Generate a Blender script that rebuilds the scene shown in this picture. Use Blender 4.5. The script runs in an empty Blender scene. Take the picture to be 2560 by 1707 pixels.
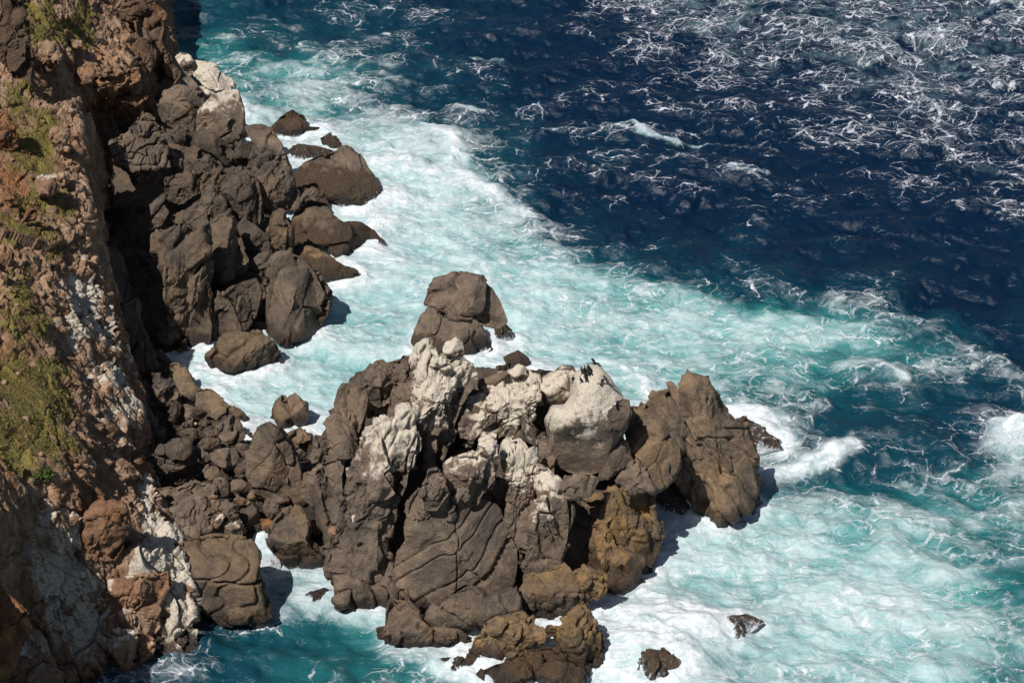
import bpy, math, random, zlib
import numpy as np

# ----------------------------------------------------------------- camera, sky, sun, exposure
scene = bpy.context.scene
H, PITCH, HFOV = 120.0, 33.0, 31.0
PW, PH = 2560.0, 1707.0
FPX = PW / 2 / math.tan(math.radians(HFOV / 2))
cd = bpy.data.cameras.new("camera"); cam = bpy.data.objects.new("camera", cd)
scene.collection.objects.link(cam)
cam.location = (0, 0, H); cam.rotation_euler = (math.radians(90 - PITCH), 0, 0)
cd.sensor_width = 36; cd.lens = 18 / math.tan(math.radians(HFOV / 2)); cd.clip_start = 1; cd.clip_end = 40000
scene.camera = cam

SUN_EL, SUN_AZ = 57.0, 221.0          # azimuth clockwise from +Y (away from the camera): the sun stands to the left, a little behind the camera
world = bpy.data.worlds.new("World"); scene.world = world; world.use_nodes = True
wn = world.node_tree; bg = wn.nodes["Background"]
sky = wn.nodes.new("ShaderNodeTexSky"); sky.sky_type = 'NISHITA'; sky.sun_disc = False
sky.sun_elevation = math.radians(SUN_EL); sky.sun_rotation = math.radians(SUN_AZ)
wn.links.new(sky.outputs[0], bg.inputs[0]); bg.inputs[1].default_value = 0.05
sd = bpy.data.lights.new("sun", 'SUN'); sun = bpy.data.objects.new("sun", sd); scene.collection.objects.link(sun)
sd.energy = 4.9; sd.angle = math.radians(0.5); sd.color = (1, 0.955, 0.89)
ta, te = math.radians(SUN_AZ), math.radians(SUN_EL)
import mathutils
tosun = mathutils.Vector((math.sin(ta) * math.cos(te), math.cos(ta) * math.cos(te), math.sin(te)))
sun.rotation_euler = tosun.to_track_quat('Z', 'Y').to_euler(); sun.location = (-100, 0, 200)
scene.view_settings.view_transform = 'Standard'; scene.view_settings.look = 'None'
scene.view_settings.exposure = 0.0; scene.view_settings.gamma = 1.0
scene.cycles.max_bounces = 6; scene.cycles.diffuse_bounces = 2; scene.cycles.glossy_bounces = 2

rng = np.random.default_rng(7); random.seed(7)
f32 = np.float32
col = scene.collection

# ----------------------------------------------------------------- geometry of the view (photo pixel + height -> world point)
sp, cp = math.sin(math.radians(PITCH)), math.cos(math.radians(PITCH))
def rays(px, py):
    px = np.asarray(px, float); py = np.asarray(py, float)
    u = (px - PW / 2) / FPX; v = (PH / 2 - py) / FPX
    return np.stack([u, cp + v * sp, -sp + v * cp], -1)
def at(px, py, z):
    d = rays(px, py); t = (np.asarray(z, float) - H) / d[..., 2]
    return d * t[..., None] + np.array([0, 0, H])
def to_px(P):
    x, y, z = P[..., 0], P[..., 1], P[..., 2] - H
    w = y * cp - z * sp; v = y * sp + z * cp
    return PW / 2 + FPX * x / w, PH / 2 - FPX * v / w
CROP = {'V': (0, 0, .91875), 'A': (0, 0, 2.6133), 'B': (0, 560, 2.703), 'C': (0, 1100, 2.583), 'D': (350, 250, 2.2077),
        'E': (600, 820, 2.6129), 'F': (1200, 860, 2.6133), 'G': (780, 1250, 2.3059), 'H': (1600, 700, 1.5573), 'P': (640, 860, 5.8725),
        'Q': (320, 860, 5.8725), 'R': (320, 1100, 4.3556), 'S': (1000, 840, 5.6), 'T': (0, 0, 5.6), 'U': (0, 280, 5.6), 'K': (1340, 870, 9.046)}
def pts(c, s):
    a = np.array([[float(q) for q in p.split(',')] for p in s.split()]); x0, y0, k = CROP[c]
    return a / k + np.array([x0, y0])

# ----------------------------------------------------------------- noise, vectorised
def _hash(ix, iy, iz, seed=0):
    h = (ix.astype(np.uint32) * np.uint32(374761393) + iy.astype(np.uint32) * np.uint32(668265263)
         + iz.astype(np.uint32) * np.uint32(2147483647) + np.uint32((seed * 974634277) & 0xffffffff))
    h = (h ^ (h >> np.uint32(13))) * np.uint32(1274126177)
    h = (h ^ (h >> np.uint32(16))) * np.uint32(2246822519)
    return h ^ (h >> np.uint32(15))
def _u(h): return (h >> np.uint32(8)).astype(f32) * f32(1 / 16777216.0)
def vnoise(P, seed=0):                                   # value noise, -1..1
    P = P.astype(f32); i = np.floor(P); f = P - i; i = i.astype(np.int64); f = f * f * f * (f * (f * 6 - 15) + 10)
    out = np.zeros(len(P), f32)
    for dx in (0, 1):
        wx = f[:, 0] if dx else 1 - f[:, 0]
        for dy in (0, 1):
            wy = wx * (f[:, 1] if dy else 1 - f[:, 1])
            for dz in (0, 1):
                out += wy * (f[:, 2] if dz else 1 - f[:, 2]) * _u(_hash(i[:, 0] + dx, i[:, 1] + dy, i[:, 2] + dz, seed))
    return out * 2 - 1
ROT = np.array([[.36, .48, -.8], [-.8, .6, 0], [.48, .64, .6]], f32)
def fbm(P, octv=4, seed=0, gain=.5, lac=2.03, ridge=False):
    P = P.astype(f32); a = 1.0; s = np.zeros(len(P), f32); tot = 0
    for k in range(octv):
        n = vnoise(P, seed + k * 17)
        if ridge: n = 1 - 2 * np.abs(n)
        s += a * n; tot += a; a *= gain; P = (P @ ROT.T) * lac + f32(13.7)
    return s / tot
def voronoi(P, seed=0, jit=.9):                          # F1, F2, random per cell, vector from the cell's point
    P = P.astype(f32); b = np.floor(P).astype(np.int64); n = len(P)
    f1 = np.full(n, 9, f32); f2 = np.full(n, 9, f32); idr = np.zeros(n, np.uint32); vec = np.zeros((n, 3), f32)
    for dx in (-1, 0, 1):
        for dy in (-1, 0, 1):
            for dz in (-1, 0, 1):
                cx, cy, cz = b[:, 0] + dx, b[:, 1] + dy, b[:, 2] + dz
                h = _hash(cx, cy, cz, seed)
                r = np.stack([_u(h), _u(h * np.uint32(747796405) + np.uint32(1)), _u(h * np.uint32(2891336453) + np.uint32(7))], 1)
                d = P - (np.stack([cx, cy, cz], 1).astype(f32) + .5 + (r - .5) * f32(jit))
                dd = np.sqrt((d * d).sum(1))
                m = dd < f1
                f2 = np.where(m, f1, np.minimum(f2, dd)); f1 = np.where(m, dd, f1)
                idr = np.where(m, h, idr); vec = np.where(m[:, None], d, vec)
    return f1, f2, idr, vec
def sstep(a, b, x): t = np.clip((x - a) / (b - a), 0, 1); return t * t * (3 - 2 * t)

def rotm(ax, ay, az):
    return np.array(mathutils.Euler((math.radians(ax), math.radians(ay), math.radians(az))).to_matrix(), f32)

# ----------------------------------------------------------------- meshes
def vnormals(V, Q):
    n = np.cross(V[Q[:, 2]] - V[Q[:, 0]], V[Q[:, 3]] - V[Q[:, 1]]); out = np.zeros_like(V)
    for c in range(3):
        for k in range(4): out[:, c] += np.bincount(Q[:, k], n[:, c], len(V))
    return out / (np.linalg.norm(out, axis=1, keepdims=True) + 1e-9)
def mesh_obj(name, V, F, mat, attrs=None, loc=None, smooth=True):
    me = bpy.data.meshes.new(name); V = np.asarray(V, f32)
    if loc is not None: V = V - np.asarray(loc, f32)
    k = F.shape[1]
    me.vertices.add(len(V)); me.vertices.foreach_set('co', V.ravel())
    me.loops.add(F.size); me.loops.foreach_set('vertex_index', F.ravel().astype(np.int32))
    me.polygons.add(len(F)); me.polygons.foreach_set('loop_start', np.arange(0, F.size, k, dtype=np.int32))
    me.polygons.foreach_set('loop_total', np.full(len(F), k, np.int32))
    if smooth: me.polygons.foreach_set('use_smooth', np.ones(len(F), bool))
    me.update(calc_edges=True)
    for an, av in (attrs or {}).items():
        a = me.attributes.new(an, 'FLOAT', 'POINT'); a.data.foreach_set('value', np.asarray(av, f32))
    me.materials.append(mat)
    o = bpy.data.objects.new(name, me); col.objects.link(o)
    if loc is not None: o.location = loc
    return o
def tag(o, label=None, cat=None, group=None, kind=None):
    if label: o['label'] = label
    if cat: o['category'] = cat
    if group: o['group'] = group
    if kind: o['kind'] = kind
    return o
_cs = {}
def cubesphere(n):
    if n in _cs: return _cs[n]
    g = np.tan(np.linspace(-math.pi / 4, math.pi / 4, n + 1)); a, b = np.meshgrid(g, g, indexing='ij'); o = np.ones_like(a)
    fs = [(o, a, b), (-o, b, a), (b, o, a), (a, -o, b), (a, b, o), (b, a, -o)]
    V = np.concatenate([np.stack([q.ravel() for q in t], 1) for t in fs]); V /= np.linalg.norm(V, axis=1, keepdims=True)
    idx = np.arange((n + 1) ** 2).reshape(n + 1, n + 1)
    q = np.stack([idx[:-1, :-1], idx[1:, :-1], idx[1:, 1:], idx[:-1, 1:]], -1).reshape(-1, 4)
    F = np.concatenate([q + k * (n + 1) ** 2 for k in range(6)])
    _, first, inv = np.unique(np.round(V * 20000).astype(np.int64), axis=0, return_index=True, return_inverse=True)
    _cs[n] = (V[first], inv.ravel()[F]); return _cs[n]
def grid_quads(nr, nc):
    idx = np.arange(nr * nc).reshape(nr, nc)
    return np.stack([idx[:-1, :-1], idx[:-1, 1:], idx[1:, 1:], idx[1:, :-1]], -1).reshape(-1, 4)

# ----------------------------------------------------------------- materials
def newmat(name):
    m = bpy.data.materials.new(name); m.use_nodes = True; t = m.node_tree; b = t.nodes['Principled BSDF']; return m, t, b
class NB:                                                # small node-building helper
    def __init__(s, t): s.t = t
    def n(s, typ, **kw):
        q = s.t.nodes.new(typ)
        for k, v in kw.items(): setattr(q, k, v)
        return q
    def put(s, sock, v):
        if isinstance(v, bpy.types.NodeSocket): s.t.links.new(v, sock)
        elif isinstance(v, (tuple, list)) and sock.type == 'RGBA': sock.default_value = (*v, 1) if len(v) == 3 else v
        else: sock.default_value = v
    def math(s, op, a, b=0.0, c=0.0, clamp=False):
        q = s.n('ShaderNodeMath', operation=op, use_clamp=clamp)
        s.put(q.inputs[0], a); s.put(q.inputs[1], b); s.put(q.inputs[2], c); return q.outputs[0]
    def step(s, a, b, x):
        q = s.n('ShaderNodeMapRange', interpolation_type='SMOOTHSTEP'); s.put(q.inputs[0], x)
        s.put(q.inputs[1], a); s.put(q.inputs[2], b); q.inputs[3].default_value = 0; q.inputs[4].default_value = 1; return q.outputs[0]
    def mix(s, f, a, b, typ='RGBA', blend='MIX'):
        q = s.n('ShaderNodeMix', data_type=typ, blend_type=blend) if typ == 'RGBA' else s.n('ShaderNodeMix', data_type=typ)
        i = {'RGBA': (6, 7, 2), 'FLOAT': (2, 3, 0)}[typ]
        s.put(q.inputs[0], f); s.put(q.inputs[i[0]], a); s.put(q.inputs[i[1]], b); return q.outputs[i[2]]
    def noise(s, vec, scale, detail=6, rough=.55, dist=0.0, colour=False):
        q = s.n('ShaderNodeTexNoise'); s.t.links.new(vec, q.inputs['Vector'])
        q.inputs['Scale'].default_value = scale; q.inputs['Detail'].default_value = detail
        q.inputs['Roughness'].default_value = rough; q.inputs['Distortion'].default_value = dist
        return q.outputs['Color'] if colour else q.outputs['Fac']
    def attr(s, name): return s.n('ShaderNodeAttribute', attribute_name=name).outputs['Fac']
    def pos(s): return s.n('ShaderNodeNewGeometry').outputs['Position']
    def scalevec(s, vec, sc, rot=(0, 0, 0)):
        q = s.n('ShaderNodeMapping'); s.t.links.new(vec, q.inputs['Vector']); q.inputs['Scale'].default_value = sc
        q.inputs['Rotation'].default_value = rot; return q.outputs[0]
    def ramp(s, f, stops):
        q = s.n('ShaderNodeValToRGB'); s.put(q.inputs[0], f); e = q.color_ramp.elements
        while len(e) < len(stops): e.new(.5)
        for k, (p, c) in enumerate(stops): e[k].position = p; e[k].color = (*c, 1)
        return q.outputs[0]

def rock_material(name, cliff=False):
    m, t, b = newmat(name); B = NB(t); p = B.pos()
    n1 = B.noise(p, .22, 7, .6, .4); n2 = B.noise(p, 1.3, 6, .65); n3 = B.noise(p, 5.0, 4, .7)
    sv = B.scalevec(p, (1, 1, .28)); ns = B.noise(sv, .8, 6, .6, .5)
    if not cliff:
        base = B.ramp(n1, [(.22, (.058, .047, .042)), (.42, (.120, .091, .071)), (.58, (.185, .135, .097)), (.72, (.235, .153, .090)), (.85, (.150, .121, .102))])
        och = B.ramp(ns, [(.3, (.12, .075, .040)), (.5, (.235, .140, .050)), (.7, (.32, .18, .050))])
    else:
        base = B.ramp(n1, [(.25, (.155, .082, .048)), (.42, (.27, .158, .094)), (.56, (.36, .240, .158)), (.68, (.29, .165, .092)), (.8, (.24, .098, .046))])
        och = B.ramp(ns, [(.3, (.10, .042, .030)), (.5, (.24, .105, .045)), (.7, (.34, .17, .045))])
    c = B.mix(B.math('MULTIPLY', B.attr('ochre'), B.step(.3, .6, n1)) if not cliff else B.attr('ochre'), base, och)
    v = B.math('MULTIPLY', B.math('ADD', .22, B.math('MULTIPLY', n2, 1.56)), B.math('ADD', .40, B.math('MULTIPLY', n3, 1.20)))
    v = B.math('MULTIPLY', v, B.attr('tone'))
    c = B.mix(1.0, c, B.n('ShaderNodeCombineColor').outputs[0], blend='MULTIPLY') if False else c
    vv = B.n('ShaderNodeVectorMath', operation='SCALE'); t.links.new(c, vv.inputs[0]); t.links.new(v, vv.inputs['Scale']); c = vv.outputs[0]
    if cliff:
        gn = B.noise(p, .9, 7, .7); g = B.step(.42, .62, B.math('ADD', B.math('MULTIPLY', B.attr('grass'), .75), B.math('SUBTRACT', B.math('MULTIPLY', gn, .8), .35)))
        gc = B.ramp(B.noise(p, .5, 6, .7), [(.3, (.17, .115, .045)), (.46, (.20, .155, .040)), (.6, (.150, .135, .030)), (.75, (.22, .155, .06))])
        c = B.mix(g, c, gc)
    # guano: pale crust with ragged, run-down edges
    gm = B.math('ADD', B.attr('guano'), B.math('MULTIPLY', B.math('SUBTRACT', B.math('ADD', B.math('MULTIPLY', ns, .75), B.math('MULTIPLY', n2, .25)), .5), 2.6))
    gm = B.step(.34, .66, gm)
    gcol = B.ramp(n3, [(.25, (.40, .335, .26)), (.5, (.60, .525, .43)), (.75, (.74, .675, .585))])
    c = B.mix(gm, c, gcol)
    # tide marks: brown weed, then wet near-black rock
    z = B.n('ShaderNodeSeparateXYZ'); t.links.new(p, z.inputs[0]); z = z.outputs[2]
    zz = B.math('ADD', z, B.math('MULTIPLY', B.math('SUBTRACT', ns, .5), 3.2))
    wt = B.attr('weed')
    weed = B.math('MULTIPLY', B.step(2.3, 1.5, B.math('SUBTRACT', zz, B.math('MULTIPLY', wt, 2.0))), .9)
    wcol = B.ramp(n3, [(.3, (.022, .014, .011)), (.5, (.052, .031, .016)), (.7, (.115, .066, .024))])
    c = B.mix(weed, c, wcol)
    wet = B.step(1.9, .8, zz); c = B.mix(B.math('MULTIPLY', wet, .85), c, (.020, .014, .013))
    # white water running off the rock
    sw = B.noise(B.scalevec(p, (2.2, 2.2, .5)), 1.0, 5, .7, .6)
    run = B.step(.48, .68, B.math('ADD', B.math('ADD', sw, B.math('MULTIPLY', B.step(1.1, -.1, z), .34)), B.math('SUBTRACT', B.attr('wash'), B.math('MULTIPLY', z, .08))))
    c = B.mix(B.math('MULTIPLY', run, .9), c, (.58, .62, .66))
    t.links.new(c, b.inputs['Base Color'])
    r = B.mix(B.math('MAXIMUM', wet, B.math('MULTIPLY', weed, .8)), .86, .26, 'FLOAT'); t.links.new(r, b.inputs['Roughness'])
    b.inputs['Specular IOR Level'].default_value = .4
    bp = B.n('ShaderNodeBump'); bp.inputs['Strength'].default_value = .75; bp.inputs['Distance'].default_value = .30
    t.links.new(B.math('ADD', n3, B.math('MULTIPLY', n2, 1.5)), bp.inputs['Height']); t.links.new(bp.outputs[0], b.inputs['Normal'])
    return m
M_ROCK = rock_material('shore_rock'); M_CLIFF = rock_material('cliff_rock', True)

def water_material():
    m, t, b = newmat('sea_water'); B = NB(t); p = B.pos(); F = B.attr('foam'); T = B.attr('turq'); MK = B.attr('milk')
    # flow-warped coordinates
    w1 = B.noise(p, .06, 4, .6, colour=True)
    off = B.n('ShaderNodeVectorMath', operation='MULTIPLY_ADD'); t.links.new(w1, off.inputs[0]); off.inputs[1].default_value = (9, 9, 0); t.links.new(p, off.inputs[2])
    q = off.outputs[0]
    w2 = B.noise(q, .45, 4, .6, colour=True)
    off2 = B.n('ShaderNodeVectorMath', operation='MULTIPLY_ADD'); t.links.new(w2, off2.inputs[0]); off2.inputs[1].default_value = (2.2, 2.2, 0); t.links.new(q, off2.inputs[2])
    q2 = B.scalevec(off2.outputs[0], (.62, 1.15, 1), (0, 0, math.radians(12)))
    w3 = B.noise(off2.outputs[0], 1.7, 3, .6, colour=True)
    off3 = B.n('ShaderNodeVectorMath', operation='MULTIPLY_ADD'); t.links.new(w3, off3.inputs[0]); off3.inputs[1].default_value = (.7, .7, 0); t.links.new(off2.outputs[0], off3.inputs[2])
    q3 = B.scalevec(off3.outputs[0], (.60, 1.15, 1), (0, 0, math.radians(12)))
    def edge(sc):
        v = B.n('ShaderNodeTexVoronoi', feature='DISTANCE_TO_EDGE', voronoi_dimensions='2D'); t.links.new(q3, v.inputs['Vector']); v.inputs['Scale'].default_value = sc; return v.outputs['Distance']
    patch = B.noise(q, .13, 5, .65); fine = B.noise(q2, 1.6, 8, .72); pn2 = B.noise(q2, .42, 5, .65)
    deep = B.step(.5, .15, T)
    d = B.math('ADD', B.math('MULTIPLY', F, B.mix(deep, .80, .49, 'FLOAT')), B.math('MULTIPLY', B.math('SUBTRACT', patch, .5), B.mix(deep, 1.05, 1.55, 'FLOAT')))
    d = B.math('ADD', d, B.math('MULTIPLY', B.math('SUBTRACT', pn2, .5), .75))
    d = B.math('ADD', B.math('MULTIPLY', d, B.step(0.0, .22, F)), B.math('MULTIPLY', B.attr('crest'), B.math('ADD', .02, B.math('MULTIPLY', B.step(.03, .35, F), .075))))
    def net(sc, lo, gain):                                 # strands of foam along warped cell borders, wider where the foam is dense
        w = B.math('MULTIPLY', B.math('MAXIMUM', B.math('SUBTRACT', d, lo), 0.0), gain)
        e = B.math('DIVIDE', edge(sc), B.math('ADD', B.math('MULTIPLY', w, B.mix(deep, 1.0, .62, 'FLOAT')), .012))
        return B.math('MULTIPLY', B.step(1.0, .25, e), B.step(lo - .02, lo + .22, B.math('ADD', d, B.math('MULTIPLY', B.math('SUBTRACT', fine, .5), .5))))
    sharp = B.math('MAXIMUM', B.math('MAXIMUM', net(.34, .12, .20), B.math('MULTIPLY', net(.80, .18, .26), .9)), B.math('MULTIPLY', net(1.9, .26, .30), .75))
    sharp = B.math('MULTIPLY', sharp, B.math('ADD', .30, B.math('MULTIPLY', B.step(.36, .62, fine), .75)))
    soft = B.step(.60, 1.18, B.math('ADD', d, B.math('MULTIPLY', B.math('SUBTRACT', B.noise(q2, .9, 8, .70), .5), 1.7)))
    big = B.noise(B.scalevec(q, (.7, 1.3, 1)), .16, 4, .6); calm = B.step(.40, .62, big)
    mist = B.math('MULTIPLY', B.step(.22, 1.0, B.math('ADD', d, B.math('MULTIPLY', B.math('SUBTRACT', B.noise(q2, .38, 7, .66), .5), 2.1))), .52)
    mist = B.math('MULTIPLY', mist, B.math('SUBTRACT', 1.0, deep))
    sharp = B.math('MULTIPLY', sharp, B.mix(deep, B.math('ADD', .45, B.math('MULTIPLY', calm, .5)), .93, 'FLOAT'))
    foam = B.math('MAXIMUM', B.math('MAXIMUM', sharp, mist), B.math('MULTIPLY', soft, B.mix(deep, .95, .6, 'FLOAT')))
    tn = B.math('ADD', T, B.math('MULTIPLY', B.math('SUBTRACT', patch, .5), .62))
    wc = B.ramp(tn, [(0.0, (.0018, .0120, .034)), (.12, (.0022, .0175, .040)), (.28, (.003, .030, .054)), (.5, (.0045, .048, .070)), (.72, (.014, .125, .135)), (.9, (.050, .235, .235)), (1, (.12, .34, .34))])
    milk = B.step(.36, 1.1, B.math('ADD', MK, B.math('MULTIPLY', B.math('SUBTRACT', B.noise(q2, .5, 6, .6), .5), .9)))
    wc = B.mix(B.math('MULTIPLY', milk, .75), wc, (.34, .54, .56))
    c = B.mix(foam, wc, B.mix(B.math('MULTIPLY', deep, .6), B.ramp(B.noise(q2, 1.9, 6, .7), [(.3, (.46, .53, .57)), (.5, (.66, .70, .735)), (.68, (.82, .83, .85))]), (.62, .62, .72)))
    t.links.new(c, b.inputs['Base Color'])
    t.links.new(B.mix(foam, .22, .75, 'FLOAT'), b.inputs['Roughness'])
    b.inputs['IOR'].default_value = 1.33; b.inputs['Specular IOR Level'].default_value = .42
    bp = B.n('ShaderNodeBump'); bp.inputs['Strength'].default_value = .60; bp.inputs['Distance'].default_value = .42
    hn = B.math('ADD', B.math('ADD', B.math('MULTIPLY', B.noise(q2, .9, 6, .62), 1.2), B.math('MULTIPLY', B.noise(q2, 2.8, 4, .6), .35)), B.math('MULTIPLY', foam, .35))
    t.links.new(hn, bp.inputs['Height']); t.links.new(bp.outputs[0], b.inputs['Normal'])
    return m
M_WATER = water_material()
M_SPRAY = None

def plain(name, c, rough=.8, var=.3, scale=3):
    m, t, b = newmat(name); B = NB(t); n = B.noise(B.pos(), scale, 5, .6)
    k = [tuple(max(0, x * (1 + s * var)) for x in c) for s in (-1, 0, 1)]
    t.links.new(B.ramp(n, [(.3, k[0]), (.5, k[1]), (.7, k[2])]), b.inputs['Base Color']); b.inputs['Roughness'].default_value = rough
    return m
M_BIRD = plain('black_feathers', (.012, .011, .012), .6, .3); M_LEAF = plain('shrub_leaves', (.075, .105, .018), .7, .45, 4)
M_GRASS = plain('grass_blades', (.20, .150, .055), .8, .5, .8); M_STEM = plain('shrub_stem', (.08, .05, .03), .9)

# ----------------------------------------------------------------- surface detail shared by rocks and cliff
def detail(V, N, S, seed, style, size):
    """displacement along the normal, in metres, for a stone surface; size = its scale in metres"""
    R = rotm(*style.get('rot', (20, -25, 35 + 40 * math.sin(seed)))); an = np.array(style.get('an', (1, 1, .55)), f32)
    d = np.zeros(len(V), f32); o = f32(seed * 3.17)
    d += style.get('low', .05) * size * fbm(V / (size * .55) + o, 3, seed)
    wv = np.stack([fbm(V / (size * .3) + o + 7 * k, 2, seed + k) for k in range(3)], 1)
    for k, (cell, off, groove, gw, cover) in enumerate(style.get('cells', ())):
        c = cell * S
        Q = ((V + wv * c * style.get('warp', .16)) @ R.T) * an / c + o
        f1, f2, idr, vec = voronoi(Q, seed + 31 * k)
        e = f2 - f1; r = _u(idr * np.uint32(2654435761)); r2 = _u(idr * np.uint32(40503) + np.uint32(11)); r3 = _u(idr * np.uint32(69069) + np.uint32(5))
        msk = sstep(.0, .25, fbm(V / (c * 2.2) + o + 3, 2, seed + 5 + k) + cover)
        tilt = ((r2 - .5)[:, None] * vec)[:, 0] * 1.9 + ((r3 - .5)[:, None] * vec)[:, 1] * 1.9
        d += msk * c * (off * ((r - .5) + tilt) * sstep(0, style.get('pil', .05), e) - groove * (1 - sstep(0, gw, e)))
    lay = style.get('layer')
    if lay:
        nrm = np.array(lay[0], f32); nrm /= np.linalg.norm(nrm)
        s = (V @ nrm + wv[:, 0] * lay[1] * 1.2) / lay[1]; fr = s - np.floor(s); bed = _u(_hash(np.floor(s).astype(np.int64), np.zeros(len(s), np.int64), np.zeros(len(s), np.int64), seed))
        d += lay[2] * ((bed - .5) * 1.1 - .8 * (1 - sstep(0, .16, fr)) - .5 * sstep(.8, 1, fr))
    for (nx, ny, nz, off, wid, dep) in style.get('cracks', ()):      # long joint planes
        nn = np.array((nx, ny, nz), f32); nn /= np.linalg.norm(nn)
        dist = (V - V.mean(0)) @ nn / size - off + wv[:, 1] * .05
        d -= dep * np.exp(-(dist * size / wid) ** 2)
    d += style.get('mid', .03) * S * fbm(V / (.9 * S) + o, 4, seed + 3)
    fl = style.get('flute')
    if fl:
        Q = (V + wv * .5) @ rotm(*fl[2]).T * np.array([1, 1, .22], f32) / fl[1] + o
        d += fl[0] * S * (fbm(Q, 4, seed + 12, .5, ridge=True) - .15)
    rg = style.get('rough', 0)
    if rg: d += rg * S * (fbm(V / (1.3 * S) + o, 5, seed + 9, .55, ridge=True) - .1)
    d += style.get('fine', .018) * fbm(V / .35 + o, 3, seed + 4, .6)
    return d
ST = {
 'smooth': dict(low=.06, cells=[(4.6, .24, .12, .045, .15), (1.7, .12, .08, .07, -.1), (.8, .16, .08, .09, -.1)], mid=.08, rough=.10, fine=.05),
 'block':  dict(low=.07, cells=[(3.8, .38, .15, .05, .6), (1.6, .30, .14, .06, .25), (.7, .22, .10, .1, -.05)], mid=.08, rough=.16, fine=.06),
 'rough':  dict(low=.09, cells=[(2.4, .42, .14, .08, .6), (.95, .42, .15, .10, .3)], mid=.16, rough=.30, fine=.07, flute=(.30, 1.6, (0, 18, 0))),
 'crag':   dict(low=.08, cells=[(3.2, .42, .14, .07, .6), (1.3, .38, .15, .09, .35)], mid=.13, rough=.22, fine=.07, flute=(.34, 2.0, (0, 18, 0))),
 'flute':  dict(low=.06, cells=[(4.6, .34, .15, .045, .5), (1.7, .26, .14, .06, .2)], mid=.08, rough=.17, fine=.06, an=(1.2, 1.2, .5), rot=(0, 20, 30), flute=(.55, 2.6, (0, 18, 0))),
 'layer':  dict(low=.06, cells=[(2.6, .24, .15, .07, .3)], mid=.10, rough=.10, layer=((.25, -.35, .9), .9, .5)),
 'cliff':  dict(low=.07, cells=[(5.5, .29, .10, .04, .6), (2.3, .44, .10, .06, .5), (.95, .56, .10, .08, .5), (.5, .5, .08, .1, .3)], mid=.14, rough=.34, fine=.10, an=(1.25, 1.25, .62), rot=(8, 14, 30), warp=.3, pil=.02, layer=((.10, -.16, 1), 1.7, .28)),
}

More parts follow.
